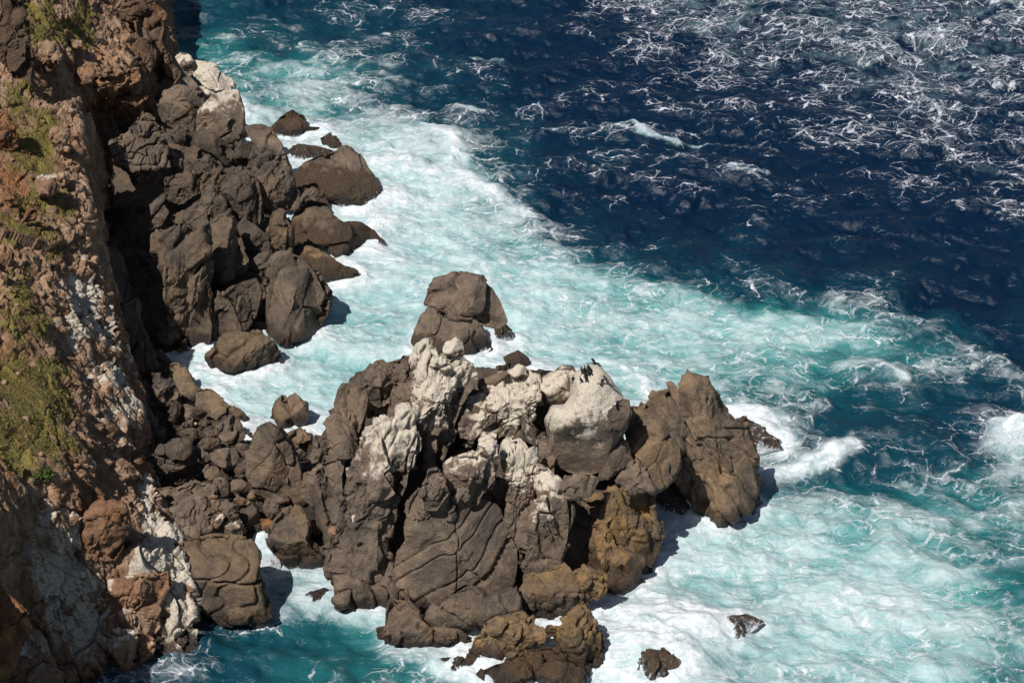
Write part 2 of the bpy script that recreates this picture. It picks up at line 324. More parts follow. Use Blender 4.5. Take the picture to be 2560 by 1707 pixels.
# ----------------------------------------------------------------- rocks
def plane3(a, b, c):                                       # slope of a pile through three image points with estimated heights (view x, y, height)
    A, B_, C = [at(q[0] / .91875, q[1] / .91875, q[2]) for q in (a, b, c)]; n = np.cross(B_ - A, C - A); n /= np.linalg.norm(n); return A, n
PLANES = {'S': plane3((900, 1420, 0), (1380, 1420, 0), (1100, 930, 14.5)), 'D': plane3((450, 830, 0), (800, 650, 0), (430, 330, 11))}
foot = []                                                  # rock points near the waterline, for the surf around them
built = {}; seen = []
nrock = [0]
def rock(crop, outline, label, zb=None, style='smooth', cat='rock', name='rock', lean=24, W=None, p=3.2, guano=-1.0, gup=.5, gh=.5,
         ochre=0.0, tone=1.0, weed=0.0, wash=-.3, facets=None, nf=5, seed=None, group=None, key=None, amp=1.0, smooth_out=1.2, zone=None, push=1.0, grow=1.035, on=False, mat=None, cracks=None):
    nrock[0] += 1; seed = seed if seed is not None else zlib.crc32(label.encode()) % 4000
    R0 = np.random.default_rng(seed)
    O = pts(crop, outline); ib = O[:, 1].argmax(); bx, by = O[ib]
    vx, vy = bx * .91875, by * .91875
    if zone is None: zone = 'S' if (vx > 735 and vy < 1440) else ('D' if vy < 860 else None)
    z0 = zb if isinstance(zb, (int, float)) else 1.0
    if zone in PLANES and z0 > 0:                              # sits on the slope of its pile
        Pa, Pn = PLANES[zone]; dd_ = rays(bx, by); t_ = ((Pa - np.array([0, 0, H])) @ Pn) / (dd_ @ Pn)
        z0 = max(-.6, H + dd_[2] * (t_ - push))
    if on:                                                     # rests on the stone already standing there
        th_ = [tv[m_].min() for (qx, qy, tv) in seen for m_ in [np.hypot(qx - bx, qy - by) < 7] if m_.any()]
        if th_: dd_ = rays(bx, by); dd_ = dd_ / np.linalg.norm(dd_); z0 = H + dd_[2] * (min(th_) - .25)
    if zone == 'S' and grow == 1.035: grow = 1.075
    A = at(bx, by, z0)
    vd = rays(bx, by); hd = np.array([vd[0], vd[1], 0]); hd /= np.linalg.norm(hd); vd /= np.linalg.norm(vd)
    L = math.radians(lean); m = -hd * math.cos(L) + np.array([0, 0, 1]) * math.sin(L)      # plane of the outline
    e1 = np.cross(hd, [0, 0, 1]); e1 = e1 / np.linalg.norm(e1); e2 = np.cross(m, e1); e2 = e2 if e2[2] > 0 else -e2
    # dense outline on that plane
    d = rays(O[:, 0], O[:, 1]); C0 = np.array([0, 0, H]); tt = ((A - C0) @ m) / (d @ m); Pw = C0 + d * tt[:, None]
    xy = np.stack([(Pw - A) @ e1, (Pw - A) @ e2], 1); xy = xy.mean(0) + (xy - xy.mean(0)) * grow
    nx = np.roll(xy, -1, 0); w = np.linspace(0, 1, 24, endpoint=False)[:, None]
    dense = np.concatenate([a * (1 - w) + b_ * w for a, b_ in zip(xy, nx)])
    x0, y0 = xy[:, 0], xy[:, 1]; cr = x0 * np.roll(y0, -1) - np.roll(x0, -1) * y0; ar = cr.sum() / 2
    cen = np.array([((x0 + np.roll(x0, -1)) * cr).sum(), ((y0 + np.roll(y0, -1)) * cr).sum()]) / (6 * ar)
    th = np.arctan2(dense[:, 1] - cen[1], dense[:, 0] - cen[0]); rr = np.hypot(dense[:, 0] - cen[0], dense[:, 1] - cen[1])
    NB_ = 720; bins = np.zeros(NB_); ii = ((th + math.pi) / (2 * math.pi) * NB_).astype(int) % NB_; np.maximum.at(bins, ii, rr)
    good = np.nonzero(bins)[0]; bins = np.interp(np.arange(NB_), good, bins[good], period=NB_)
    kx = np.arange(-30, 31); ker = np.exp(-(kx / (smooth_out * 4.0)) ** 2); ker /= ker.sum()
    bins = np.convolve(np.concatenate([bins[-30:], bins, bins[:30]]), ker, 'valid')
    ext = np.ptp(xy, axis=0); sz = math.sqrt(abs(ar)); W = (W if W is not None else .46) * min(ext.min(), sz)
    Cw = A + e1 * cen[0] + e2 * cen[1]; e3 = -vd * W
    n = int(np.clip(1.57 * max(ext) * .5 / .13, 14, 120)); U, Q = cubesphere(n)
    a, b_, c = U[:, 0], U[:, 1], U[:, 2]
    Rt = np.interp((np.arctan2(b_, a) + math.pi) / (2 * math.pi) * NB_ - .5, np.arange(NB_), bins, period=NB_)
    ro = np.hypot(a, b_); r = ((ro / Rt) ** p + np.abs(c) ** p) ** (-1 / p)               # c in units of W
    # cut facets
    X = np.stack([a * r / sz, b_ * r / sz, c * r * .5], 1)
    fl = list(facets or [])
    for k in range(nf):
        az = R0.uniform(0, 360); fl.append((az, R0.uniform(36, 66), R0.uniform(.33, .45)))
    for az, el, h in fl:                                       # facets trim the front of the stone, not its outline
        nn = np.array([math.cos(math.radians(az)) * math.cos(math.radians(el)), math.sin(math.radians(az)) * math.cos(math.radians(el)), math.sin(math.radians(el))])
        lim = (h * .8 - X[:, 0] * nn[0] - X[:, 1] * nn[1]) / nn[2]; f_ = X[:, 2] > -.1
        df = X[:, 2] - lim; X[:, 2] = np.where(f_, np.maximum(X[:, 2] - .5 * (df + np.sqrt(df * df + .0012)), -.1), X[:, 2])
    V = Cw + X[:, :1] * sz * e1 + X[:, 1:2] * sz * e2 + X[:, 2:] * 2 * e3
    if np.linalg.det(np.stack([e1, e2, -vd])) < 0: Q = Q[:, ::-1]
    V = V.astype(f32); N = vnormals(V, Q)
    cen3 = V.mean(0)
    st = dict(ST[style]) if isinstance(style, str) else dict(style)
    if cracks: st['cracks'] = cracks
    S = np.clip(sz / 9.0, .35, 1.15)
    disp = detail(V, N, S, seed, st, sz) * amp
    V2 = V + N * disp[:, None]; N2 = vnormals(V2, Q)
    vn = (X[:, 1] * sz) / (ext[1] * .5)                                                    # height within the outline, -1..1
    gu = guano + gup * N2[:, 2] + gh * vn + .35 * fbm(V2 / 2.5, 4, seed + 2) if guano > -1 else np.full(len(V2), -1.0)
    one = np.ones(len(V2), f32)
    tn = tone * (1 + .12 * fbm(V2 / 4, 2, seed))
    loc = (float(cen3[0]), float(cen3[1]), float(V2[:, 2].min()))
    o = mesh_obj(name, V2, Q, mat or M_ROCK, dict(guano=np.clip(gu, -1, 1.2), ochre=one * ochre, tone=tn, weed=one * weed, wash=one * wash), loc=loc)
    tag(o, label, cat, group)
    lo = V2[(V2[:, 2] > -.6) & (V2[:, 2] < .9)]
    if len(lo): foot.append(lo[:, :2])
    if key: built[key] = V2
    qx_, qy_ = to_px(V2); seen.append((qx_, qy_, np.linalg.norm(V2 - np.array([0, 0, H], f32), axis=1)))
    return o
# ----------------------------------------------------------------- the boulder headland on the far side of the cove
rock('A', '1145,375 1180,345 1230,352 1265,400 1262,480 1225,505 1190,450', 'small white guano knob standing farthest out on the headland of boulders', zb=7.5, style='smooth', guano=.5, gup=.3, gh=.25, tone=1.1)
rock('A', '1262,480 1275,395 1330,400 1400,425 1440,490 1500,515 1525,550 1490,592 1420,605 1330,560 1280,520', 'bright white flat-topped guano slab at the crest of the boulder headland', zb=7, style='smooth', guano=.8, gup=.3, gh=.1, lean=45, tone=1.1)
rock('A', '1340,690 1400,622 1480,600 1550,588 1580,700 1590,800 1604,890 1540,915 1460,925 1370,885 1262,850 1290,760', 'tall grey boulder with a white guano cap facing the open sea', zb=3, style='smooth', guano=.0, gup=.3, gh=.55, cat='boulder', name='boulder')
rock('A', '1195,515 1240,500 1300,560 1335,640 1340,700 1270,610', 'narrow grey brown rock wedged beside the white flat-topped slab', zb=7, guano=-.5, gh=.5)
rock('A', '1300,560 1370,590 1412,620 1365,662 1335,630', 'little pale stone tucked under the white flat-topped slab', zb=7, style='smooth', guano=.5)
rock('A', '1040,690 1080,600 1170,550 1262,572 1322,640 1345,712 1282,722 1220,690 1120,665', 'smooth brown dome-shaped boulder behind the white-capped one', zb=6.5, style='smooth', cat='boulder', name='boulder', lean=35)
rock('A', '1030,690 1120,655 1222,680 1275,740 1245,800 1150,845 1080,795', 'rounded brown boulder lying right under the smooth brown dome', zb=5, style='smooth', cat='boulder', name='boulder', tone=.95)
rock('A', '728,910 830,850 900,785 940,752 985,775 1060,850 1075,960 1065,1090 980,1175 900,1212 830,1150 775,1050', 'olive grey outcrop of tilted thin layers beside the black chasm', zb=5, style=dict(ST['layer'], layer=((.18, -.30, .95), .8, .7)), name='layered_outcrop', cat='outcrop', ochre=.12, tone=1.0, W=.3)
rock('A', '1105,880 1180,828 1250,880 1292,930 1232,965 1150,935', 'dark charcoal boulder right of the layered olive outcrop', zb=6, tone=.62)
rock('A', '1245,865 1350,850 1470,930 1535,1000 1480,1085 1400,1015 1290,955', 'broad dark charcoal boulder below the tall white-capped one', zb=5, tone=.62, style='smooth')
rock('A', '1475,930 1520,905 1565,925 1570,975 1530,985', 'small round dark stone under the tall white-capped boulder', zb=4.5, tone=.75)
rock('A', '1110,1055 1195,1040 1222,1110 1165,1152 1115,1125', 'rounded dark cobble wedged high in the headland rubble', zb=7, tone=.8)
rock('A', '1205,1095 1260,1080 1290,1130 1260,1170 1205,1160', 'second rounded dark cobble beside the reddish vein of headland rubble', zb=7, tone=.8)
rock('A', '1320,1000 1400,985 1420,1005 1395,1030 1330,1020', 'thin pale slab lying on the dark headland rubble', zb=6.5, tone=1.3)
rock('A', '1280,1050 1370,1030 1440,1060 1460,1110 1380,1130 1300,1110', 'jumbled dark angular block in the middle of the headland rubble', zb=6, style='block', tone=.7)
rock('A', '1060,960 1130,965 1200,1000 1190,1045 1110,1050 1060,1080', 'tan block against the right edge of the layered olive outcrop', zb=7.5, style='block', ochre=.3, tone=1.25)
rock('A', '1075,1170 1180,1140 1300,1130 1420,1110 1400,1200 1290,1270 1180,1340 1090,1290', 'reddish brown crumbly rock above the black cleft', zb=6, style='rough', tone=.72, ochre=.2, W=.3)
rock('A', '915,1420 1000,1320 1070,1258 1092,1290 1000,1405 930,1455', 'upper of two leaning grey slabs at the black cleft', zb=4, tone=.9)
rock('A', '958,1490 1070,1338 1102,1390 1062,1462 990,1506', 'lower of two leaning grey slabs at the black cleft', zb=3.2, tone=.95)
rock('D', '578,150 650,138 720,165 780,230 805,320 835,420 885,560 860,602 800,545 740,400 690,290 620,230', 'long smooth whaleback boulder sloping down toward the surf', zb=.8, cat='boulder', name='boulder', lean=35, tone=1.05, weed=.3)
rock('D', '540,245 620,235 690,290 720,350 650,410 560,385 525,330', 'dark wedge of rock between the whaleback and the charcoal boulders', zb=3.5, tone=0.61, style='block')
rock('D', '600,335 680,280 740,320 800,395 860,480 882,575 840,605 760,605 680,600 660,520 645,440', 'stepped brown ledge under the long smooth whaleback', zb=1, style='block', tone=0.74)
rock('D', '420,475 500,385 545,368 605,410 660,440 600,470 520,440 480,500', 'crumbly brown crest above the dark hollow', zb=5.5, style='rough', tone=0.70)
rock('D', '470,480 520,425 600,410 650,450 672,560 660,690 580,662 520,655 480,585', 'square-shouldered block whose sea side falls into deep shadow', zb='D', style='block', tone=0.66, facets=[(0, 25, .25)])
rock('D', '240,665 260,600 330,540 410,478 470,560 482,640 430,645 370,700 330,730', 'sloping grey ridge above the tall upright boulder', zb='D', style='block', W=.35, tone=0.78)
rock('D', '70,760 150,700 240,655 330,715 362,850 382,1000 412,1080 392,1200 382,1400 350,1425 260,1410 200,1330 150,1240 130,1100 100,900', 'broad weathered brown buttress standing over the cove', zb=-.6, style='block', name='buttress', cat='buttress', W=.35, lean=22, ochre=.15, tone=.82)
rock('D', '360,720 390,670 440,640 500,640 530,680 552,800 600,880 562,960 480,1012 420,1032 380,985 360,850', 'tall upright smooth boulder with a rusty top set into the buttress', zb='D', style='smooth', cat='boulder', name='boulder', p=3.2, ochre=.12, facets=[(175, 30, .34), (-10, 30, .30)], nf=2, on=True, tone=.82)
rock('D', '535,692 580,662 640,690 705,760 712,830 660,852 610,862 570,780', 'blunt brown boulder right of the tall upright boulder', zb='D', tone=0.70)
rock('D', '700,742 730,618 780,608 830,690 842,760 812,852 760,872 710,840', 'brown rock standing against the foot of the stepped ledge', zb='D', style='block', ochre=.35, tone=0.74)
rock('D', '610,882 660,850 730,838 772,880 778,960 740,992 660,985 620,940', 'rounded block perched on top of the great smooth boulder', zb='D', cat='boulder', name='boulder', tone=0.78, on=True)
rock('D', '390,1185 410,1100 470,1050 560,1010 640,985 668,1060 642,1180 600,1262 520,1312 450,1342 388,1400 380,1300', 'big dark slanting block between the buttress and the great smooth boulder', zb=-.6, tone=0.70, facets=[(200, 35, .26), (20, 35, .26)], nf=2)
rock('D', '700,1000 770,985 795,1100 765,1200 705,1262 640,1262 640,1160 690,1060', 'narrow brown pillar left of the great smooth boulder', zb=-.2, style='block', ochre=.15, tone=.82)
rock('D', '760,870 830,850 900,880 960,950 1002,1040 1042,1110 1032,1180 992,1252 910,1312 830,1352 770,1346 715,1282 705,1180 720,1000 740,900', 'great smooth boulder at the water edge with a dark stripe of shade', zb=-.6, cat='boulder', name='boulder', weed=.25, facets=[(160, 25, .33), (5, 28, .27)], nf=1, tone=0.86)
rock('D', '380,1420 440,1350 480,1310 560,1290 640,1285 700,1300 752,1350 780,1450 776,1500 740,1532 660,1516 540,1522 450,1492 395,1452', 'cracked brown block standing in the white water of the cove', zb=-.6, style='block', ochre=.25, amp=.8, tone=.82)
rock('D', '800,830 880,800 960,810 1020,840 1100,900 1195,950 1185,972 1130,1002 1050,1072 1000,1000 940,905 860,862', 'low brown wedge of rock pointing into the surf', zb=-.6, style='smooth', ochre=.4, weed=.8, lean=45, wash=-.15)
rock('D', '1000,1000 1050,1060 1055,1130 1030,1200 990,1250 1010,1150', 'weedy dark strip of rock along the great smooth boulder', zb=-.6, weed=1.5, tone=0.49)
# rocks in the surf off the headland
rock('D', '718,158 770,100 845,60 892,88 932,145 990,155 1015,190 960,206 880,208 780,208', 'pointed tan rock with a weedy skirt, farthest out in the surf', zb=-.5, weed=.9, ochre=.2, wash=-.2, facets=[(90, 40, .25)])
rock('D', '1000,215 1050,182 1102,235 1112,278 1062,290 1010,250', 'small weedy lump beside the pointed tan rock', zb=-.4, weed=1.3, wash=-.15, tone=.82)
rock('D', '825,275 870,248 970,250 1062,285 1042,312 920,368 850,342', 'low wet brown hump with water pouring off it', zb=-.5, weed=1.8, wash=.0, lean=50, tone=.82)
rock('D', '850,425 920,350 1010,310 1062,300 1130,270 1200,298 1242,345 1272,410 1306,470 1322,520 1272,600 1200,614 1130,582 1040,532 960,482 880,492', 'large round-topped boulder with a brown weed belt, washed by surf', zb=-.6, cat='boulder', name='boulder', weed=1.2, wash=-.2, lean=38, tone=1.05, facets=[(100, 55, .22)])
rock('D', '875,500 940,480 1005,510 1045,580 1010,565 940,555 900,592 885,560', 'narrow weedy rock squeezed below the large round-topped boulder', zb=.2, weed=2, lean=40, tone=.82)
rock('D', '838,700 880,620 960,548 1025,575 1062,640 1120,682 1210,672 1282,720 1338,792 1325,812 1265,857 1165,897 1080,852 1010,800 950,800 880,792', 'wide weed-covered wedge with white water streaming down it', zb=-.6, weed=1.1, wash=-.05, lean=42, ochre=.2, tone=.82)
# two rocks in mid channel and the ones behind the stack
rock('V', '978,700 1000,642 1040,632 1110,638 1140,680 1162,737 1142,752 1112,747 1080,730 1030,725', 'upper of two flat-topped grey rocks in the channel, split by cracks', zb=.6, cat='boulder', name='boulder', style='smooth', lean=35, weed=.2, tone=1.1)
rock('V', '954,785 972,728 1010,703 1060,708 1102,740 1127,802 1090,830 1040,825 975,812', 'smooth rounded grey rock in the channel with a rusty weed hem', zb=-.6, cat='boulder', name='boulder', style='smooth', lean=35, weed=.35, tone=1.1, amp=.6)
rock('V', '1138,752 1158,738 1176,770 1178,795 1150,790', 'dark wet rock with a little waterfall beside the channel rocks', zb=-.5, weed=2, wash=.05)
rock('V', '1158,822 1190,804 1214,824 1219,858 1180,862 1168,840', 'small weedy rock alone in foam behind the white ridge', zb=-.5, weed=.9)
rock('F', '290,200 340,176 470,180 520,200 470,260 320,260', 'low weed-brown rock behind the white guano domes', zb=-.3, weed=1.5)
rock('S', '1080,620 1160,590 1300,560 1460,515 1500,540 1420,620 1330,700 1200,760 1110,740', 'low brown rock in the gap between the two white ridges', zb=3, tone=.9)
# ----------------------------------------------------------------- the great guano-topped stack
rock('V', '770,1010 860,900 1000,860 1150,900 1250,905 1400,950 1430,1020 1440,1100 1450,1200 1420,1270 1350,1330 1200,1400 950,1400 820,1340 775,1260 765,1150', 'dark inner mass of the great stack seen down its clefts', zb=-2.5, style='block', name='stack_core', cat='sea stack', lean=50, W=.12, tone=.6, nf=0)  # low tone puts the shade of the clefts into the colour
rock('E', '650,520 648,430 680,385 745,378 752,408 795,403 824,440 827,500 800,600 762,700 748,790 738,900 732,1060 722,1190 700,1240 640,1272 560,1242 538,1100 545,900 575,740 610,630', 'slender brown fin at the left end of the great stack', zb='S', style='flute', name='rock_fin', cat='rock fin', W=.55, lean=24, facets=[(-5, 25, .16), (180, 30, .2)], nf=2)
rock('E', '790,412 850,300 905,243 960,250 992,224 1060,208 1097,230 1085,310 1025,385 965,465 905,535 842,575 815,470', 'smooth brown shoulder behind the slender fin', zb=6, style='flute', W=.5, facets=[(-30, 25, .2)])
rock('E', '1078,205 1110,180 1160,168 1190,190 1175,250 1120,250', 'small brown hump behind the top of the white ridge', zb=8)
rock('E', '895,565 960,470 1060,372 1170,270 1192,340 1192,440 1180,610 1110,620 1040,590 960,590', 'rough brown flank left of the white ridge', zb=9, style='flute', W=.35)
rock('E', '1160,210 1190,150 1222,118 1290,148 1340,188 1440,198 1500,240 1542,310 1542,352 1482,422 1442,500 1402,600 1372,720 1332,842 1272,872 1222,872 1182,750 1152,600 1180,430 1180,300', 'long steep ridge crusted with cream guano above a black cleft', zb='S', style='rough', name='guano_ridge', cat='rock ridge', W=.5, guano=.46, gup=.35, gh=.34, facets=[(-15, 22, .2)], nf=3)
rock('E', '1325,142 1348,90 1378,85 1408,66 1450,95 1462,160 1422,182 1340,172', 'white tooth-shaped knob crowning the long ridge', zb=19.5, style='smooth', guano=.5, gh=.35, p=3.2, on=True)
rock('E', '1235,245 1290,200 1340,200 1350,240 1300,262', 'rounded white lump on the crest of the long ridge', zb=18.5, guano=.6, on=True)
rock('E', '1295,270 1330,235 1372,250 1382,285 1340,302', 'small cream boulder casting a dark shadow on the long ridge', zb=18, guano=.45, on=True)
rock('E', '738,930 770,800 832,705 902,640 1000,600 1050,562 1100,560 1128,600 1142,750 1095,900 1075,1020 1035,1100 990,1180 962,1300 950,1450 925,1560 800,1600 600,1568 590,1450 652,1300 722,1180 732,1050', 'second ridge, white at its crest and grey brown below', zb=2.5, style=dict(ST['rough'], flute=(.6, 2.4, (0, 20, 0))), name='guano_ridge', cat='rock ridge', W=.34, guano=.0, gup=.15, gh=.85, facets=[(-8, 20, .24), (185, 35, .26)], nf=2)
rock('E', '825,1060 840,970 890,933 935,950 1022,1082 965,1122 880,1132 840,1112', 'egg-shaped pale grey boulder lodged in the second ridge', zb=9.3, style='smooth', cat='boulder', name='boulder', guano=-.25, gh=.55, amp=.5, W=.6, tone=1.5, grow=.95, on=True)
rock('E', '730,1230 770,1190 800,1260 800,1380 760,1412 738,1380', 'finger of pale rock low on the second ridge', zb=7.2, guano=.0, gh=.4, on=True)
rock('G', '95,340 150,250 230,200 330,215 430,330 470,420 448,620 420,662 330,652 240,642 185,592 150,480', 'cracked grey foot of the second ridge at the water', zb=-.6, style='flute', ochre=.1, W=.45)
# front of the stack
SLAB = dict(low=.05, cells=[(5.0, .16, .0, .035, .4), (1.8, .12, .06, .05, .0), (.8, .14, .06, .08, -.1)], mid=.08, rough=.09, fine=.04, rot=(10, 30, 25), an=(1, 1, .6))
rock('G', '470,440 500,300 550,235 560,130 600,70 690,30 830,0 960,0 1052,40 1102,110 1122,180 1172,280 1172,380 1150,490 1000,575 930,500 880,485 720,605 690,600 640,690 550,640 538,560 490,482', 'huge brown slab-faced block cut by long diagonal cracks, front of the stack', zb=.4, zone='none', style=SLAB, name='rock_wall', cat='rock wall', W=.40, lean=32, p=3.6, facets=[(215, 55, .30), (15, 55, .30), (-60, 55, .36)], nf=0, cracks=[(-.72, .0, 1, -.06, .10, .42), (-.66, .1, 1.0, .16, .08, .30), (-.78, .0, 1.0, -.24, .11, .45), (-.7, 0, 1, .30, .07, .25), (1, .1, -.05, .02, .08, .35)])
rock('G', '640,690 690,600 760,585 880,490 930,490 1000,570 1170,495 1200,565 1190,642 1050,702 900,762 800,772 740,760 700,722', 'dark overhanging blocks under the huge slab-faced block, splashed with thin white marks', zb=.2, zone='none', style=SLAB, W=.55, lean=10, p=3.2, nf=1, tone=.85, cracks=[(.8, .1, 1, -.05, .14, .6)])
rock('E', '1090,1210 1105,1130 1150,1070 1200,1040 1260,1060 1350,1080 1390,1180 1390,1250 1250,1230 1130,1250', 'rough brown shelf on the shoulder of the huge slab-faced block', zb=13.5, style='crag', lean=30, on=True)
rock('E', '1190,1085 1230,930 1290,918 1335,990 1352,1080 1285,1182 1212,1182', 'craggy brown horn left of the white-splashed crag', zb=14.5, style='crag', guano=-.5, gh=.4, on=True)
rock('E', '1335,890 1400,850 1462,828 1562,818 1640,870 1655,980 1575,1082 1552,1142 1472,1152 1395,1095 1358,985', 'white-splashed crag at the top of the slab-faced block', zb=14.5, style='crag', guano=.1, gup=.15, gh=.65, facets=[(-20, 25, .25)], on=True)
rock('S', '880,1520 960,1440 1010,1440 1030,1500 960,1568', 'white angular stone left of the chalky boulders on the stack', zb=17.5, guano=.5, on=True)
rock('F', '0,625 60,603 122,660 102,732 40,742 -25,700', 'chalk white boulder resting on the shoulder of the stack', zb=16.5, style='rough', guano=.6, cat='boulder', name='boulder', on=True)
rock('F', '128,680 180,668 192,740 152,792 125,760', 'pale grey boulder right beside the chalk white one', zb=15.8, guano=.15, gh=.4, on=True)
rock('F', '58,900 120,862 182,910 192,990 152,1062 80,1062 40,990', 'rounded brown boulder stuck high above the slab face', zb=13, style='crag', guano=-.5, gh=.4, on=True)
rock('F', '-120,420 -40,340 60,285 122,228 200,188 262,190 330,240 322,330 312,480 400,600 352,655 262,600 130,600 0,620 -100,600', 'wide slope of lumpy cream guano between the ridge and the domes', zb=14, style='rough', name='guano_slope', cat='rock slope', guano=.42, gup=.35, gh=.2, lean=45, W=.3)
rock('F', '200,190 250,134 302,150 302,205 260,240 215,225', 'pale flat-faced stone on the skyline behind the guano slope', zb=18, guano=.5)
rock('F', '305,330 330,250 365,222 385,260 378,340 360,440 340,500 300,500', 'upright cream pillar of guano between slope and domes', zb=16, guano=.5, style='crag')
rock('F', '378,395 395,365 420,375 418,410 390,420', 'small white stone perched beside the upright cream pillar', zb=17.4, guano=.6, on=True)
rock('F', '390,235 470,188 540,148 602,150 628,200 612,290 602,335 580,372 530,398 470,392 440,335 400,292', 'left white dome of the pair on top of the stack', zb=16.5, style='smooth', name='guano_dome', cat='rock dome', guano=.55, gh=.3, W=.6, facets=[(100, 50, .3)])
rock('F', '622,215 660,188 730,162 792,178 852,240 912,330 925,362 962,372 976,440 942,520 902,600 842,700 792,802 722,828 620,822 540,792 482,722 462,600 440,480 482,410 560,402 602,340 615,262', 'great white dome where the black birds rest, grey at its base', zb=11.5, style=dict(low=.05, cells=[(5, .10, .07, .06, -.1)], mid=.10, rough=.03), name='guano_dome', cat='rock dome', guano=.42, gup=.25, gh=.55, W=.5, key='dome', facets=[(-90, 45, .46)], nf=0, p=2.6, tone=1.2)
rock('F', '800,500 860,420 925,362 968,372 978,442 942,522 880,560', 'dark lobe on the right cheek of the great white dome', zb=14.8, tone=.7, W=.4, on=True)
rock('F', '180,655 262,645 342,760 362,900 357,1100 312,1252 242,1332 182,1152 195,950 190,760', 'brown column streaked white, left of a black crack in the stack', zb=5.5, style='crag', guano=.05, gh=.6)
rock('F', '370,800 442,828 520,900 562,1000 572,1150 562,1262 520,1402 482,1482 330,1522 300,1402 330,1200 362,1050', 'brown column with a white top edge, right of the black crack', zb=4, style='flute', guano=-.2, gh=.85, facets=[(0, 30, .22)])
rock('F', '390,640 420,600 460,640 490,760 480,840 420,800 385,740', 'small grey spire under the cream pillar', zb=13, guano=-.4)
rock('F', '780,885 832,720 902,640 962,650 1002,720 992,772 920,812 862,872', 'dark rock hidden beneath the great white dome', zb=9, tone=.75)
rock('F', '548,930 562,862 640,858 775,878 722,985 560,1002', 'flat grey slab lying under the great white dome', zb=9.5, style='smooth', tone=1.05, on=True)
rock('F', '900,885 920,820 990,775 1060,808 1112,880 1135,960 1060,960 960,950', 'knobbly brown cap over the ochre buttress', zb=9, style='crag', on=True)
rock('F', '540,1000 560,985 720,975 820,940 920,930 1060,930 1130,960 1147,1100 1147,1150 1172,1180 1167,1332 1102,1482 1042,1572 800,1580 690,1490 620,1502 600,1300 570,1100', 'ochre-stained buttress at the seaward side of the stack', seed=905, zb=-.6, zone='none', style=dict(ST['flute'], flute=(.45, 3.0, (0, 10, 0))), name='buttress', cat='buttress', ochre=.75, weed=.7, W=.45, facets=[(0, 35, .33), (180, 30, .36)], nf=2)
rock('F', '928,522 970,422 1012,408 1102,458 1192,508 1252,580 1302,680 1304,762 1262,862 1202,922 1140,948 1100,902 1050,802 1000,742 958,600', 'big rounded brown boulder leaning between the dome and the outer fin', zb=8.0, cat='boulder', name='boulder', W=.5, ochre=.35, amp=.7, zone='none', tone=1.0)
rock('F', '1058,412 1110,350 1182,318 1252,248 1275,262 1302,292 1352,255 1402,248 1442,284 1502,300 1542,352 1602,390 1652,470 1692,560 1732,680 1752,800 1788,960 1772,1042 1702,1112 1622,1172 1562,1192 1502,1132 1432,1050 1330,960 1240,800 1160,620 1100,480', 'tall outer fin of grooved grey rock standing in the surf', zb=-.4, zone='none', style=dict(low=.02, cells=[(4, .30, .14, .05, .5), (1.8, .22, .12, .06, .2)], mid=.08, rough=.16, fine=.05, an=(1.3, 1.3, .4), rot=(0, 28, 20), flute=(.55, 2.0, (0, 26, 0))), name='rock_fin', cat='rock fin', W=.40, lean=22, weed=.55, wash=-.25, ochre=.22, tone=1.05, facets=[(20, 40, .34), (200, 45, .30)], nf=0, smooth_out=.5, cracks=[(.85, .1, .5, .04, .18, .8), (.75, .0, .6, -.14, .14, .6)], grow=1.02)
rock('H', '378,558 420,543 482,578 542,620 562,662 482,678 418,682', 'low dark wet rock awash at the foot of the outer fin', zb=-.4, weed=2, wash=.08, lean=55)
rock('F', '1140,1020 1200,940 1300,880 1370,960 1400,1060 1330,1120 1240,1165 1190,1110', 'shadowed wet rock with white water between boulder and outer fin', zb=-.5, weed=1.6, wash=.05, tone=.6, lean=45)  # tone lowered to paint in the shadow of this gap; weed is real
# lower platform of the stack
rock('G', '1215,560 1230,430 1330,425 1450,365 1502,420 1522,480 1562,582 1502,642 1442,722 1332,702 1270,645', 'ochre block below the brown columns', zb=.8, style='block', ochre=.7, tone=.95)
rock('G', '1510,430 1570,400 1682,430 1692,522 1652,562 1592,562 1562,602 1520,500', 'low ochre rock at the corner of the seaward buttress', zb=-.4, style='crag', ochre=.85, weed=.4, on=True)
rock('G', '1340,730 1440,725 1500,650 1560,615 1602,650 1662,770 1672,900 1684,1002 1642,1045 1560,1040 1480,962 1392,832', 'ochre brown step with water trickling over it', zb=-.6, style='block', ochre=.7, weed=.8, wash=-.15, facets=[(-10, 25, .26)])
rock('G', '915,890 942,790 1080,700 1212,640 1272,682 1332,762 1332,802 1252,852 1130,892 1000,912', 'tan slanting slab with a row of dark hollows', zb=.9, style='block', ochre=.55, lean=35, tone=1.05)
rock('G', '425,745 430,640 482,485 540,540 552,652 642,722 762,782 942,775 915,890 830,912 720,882 600,852 500,802 450,782', 'grey brown foot below the slab-faced block, pale at its left end', zb=-.6, style='block', ochre=.2, guano=-.75, gh=-.3)
rock('G', '730,955 740,910 860,903 1000,903 1055,922 960,972 870,982 790,977', 'low wet ledge awash under the tan slab', zb=.25, ochre=.5, weed=.7, wash=-.02, lean=50)
rock('G', '945,1000 1100,930 1300,850 1392,850 1472,922 1302,992 1190,1060 1010,1070 1000,1040', 'flat ochre slab nearest the swirl at the foot of the stack', zb=.3, ochre=.75, weed=.5, wash=-.12, style='block', lean=45)
rock('G', '1195,1050 1282,960 1402,928 1502,940 1562,1002 1575,1080 1400,1100 1200,1100', 'wet brown rock with thin white rills at the very foot of the stack', zb=.3, ochre=.5, weed=.8, wash=-.05, lean=45)
rock('G', '1860,1020 1900,920 1955,862 2025,862 2100,930 2140,1002 2090,1046 1900,1046', 'dark ribbed rock under a dome of pouring white water', zb=.35, zone='none', weed=2, wash=.10, lean=40, style='flute')
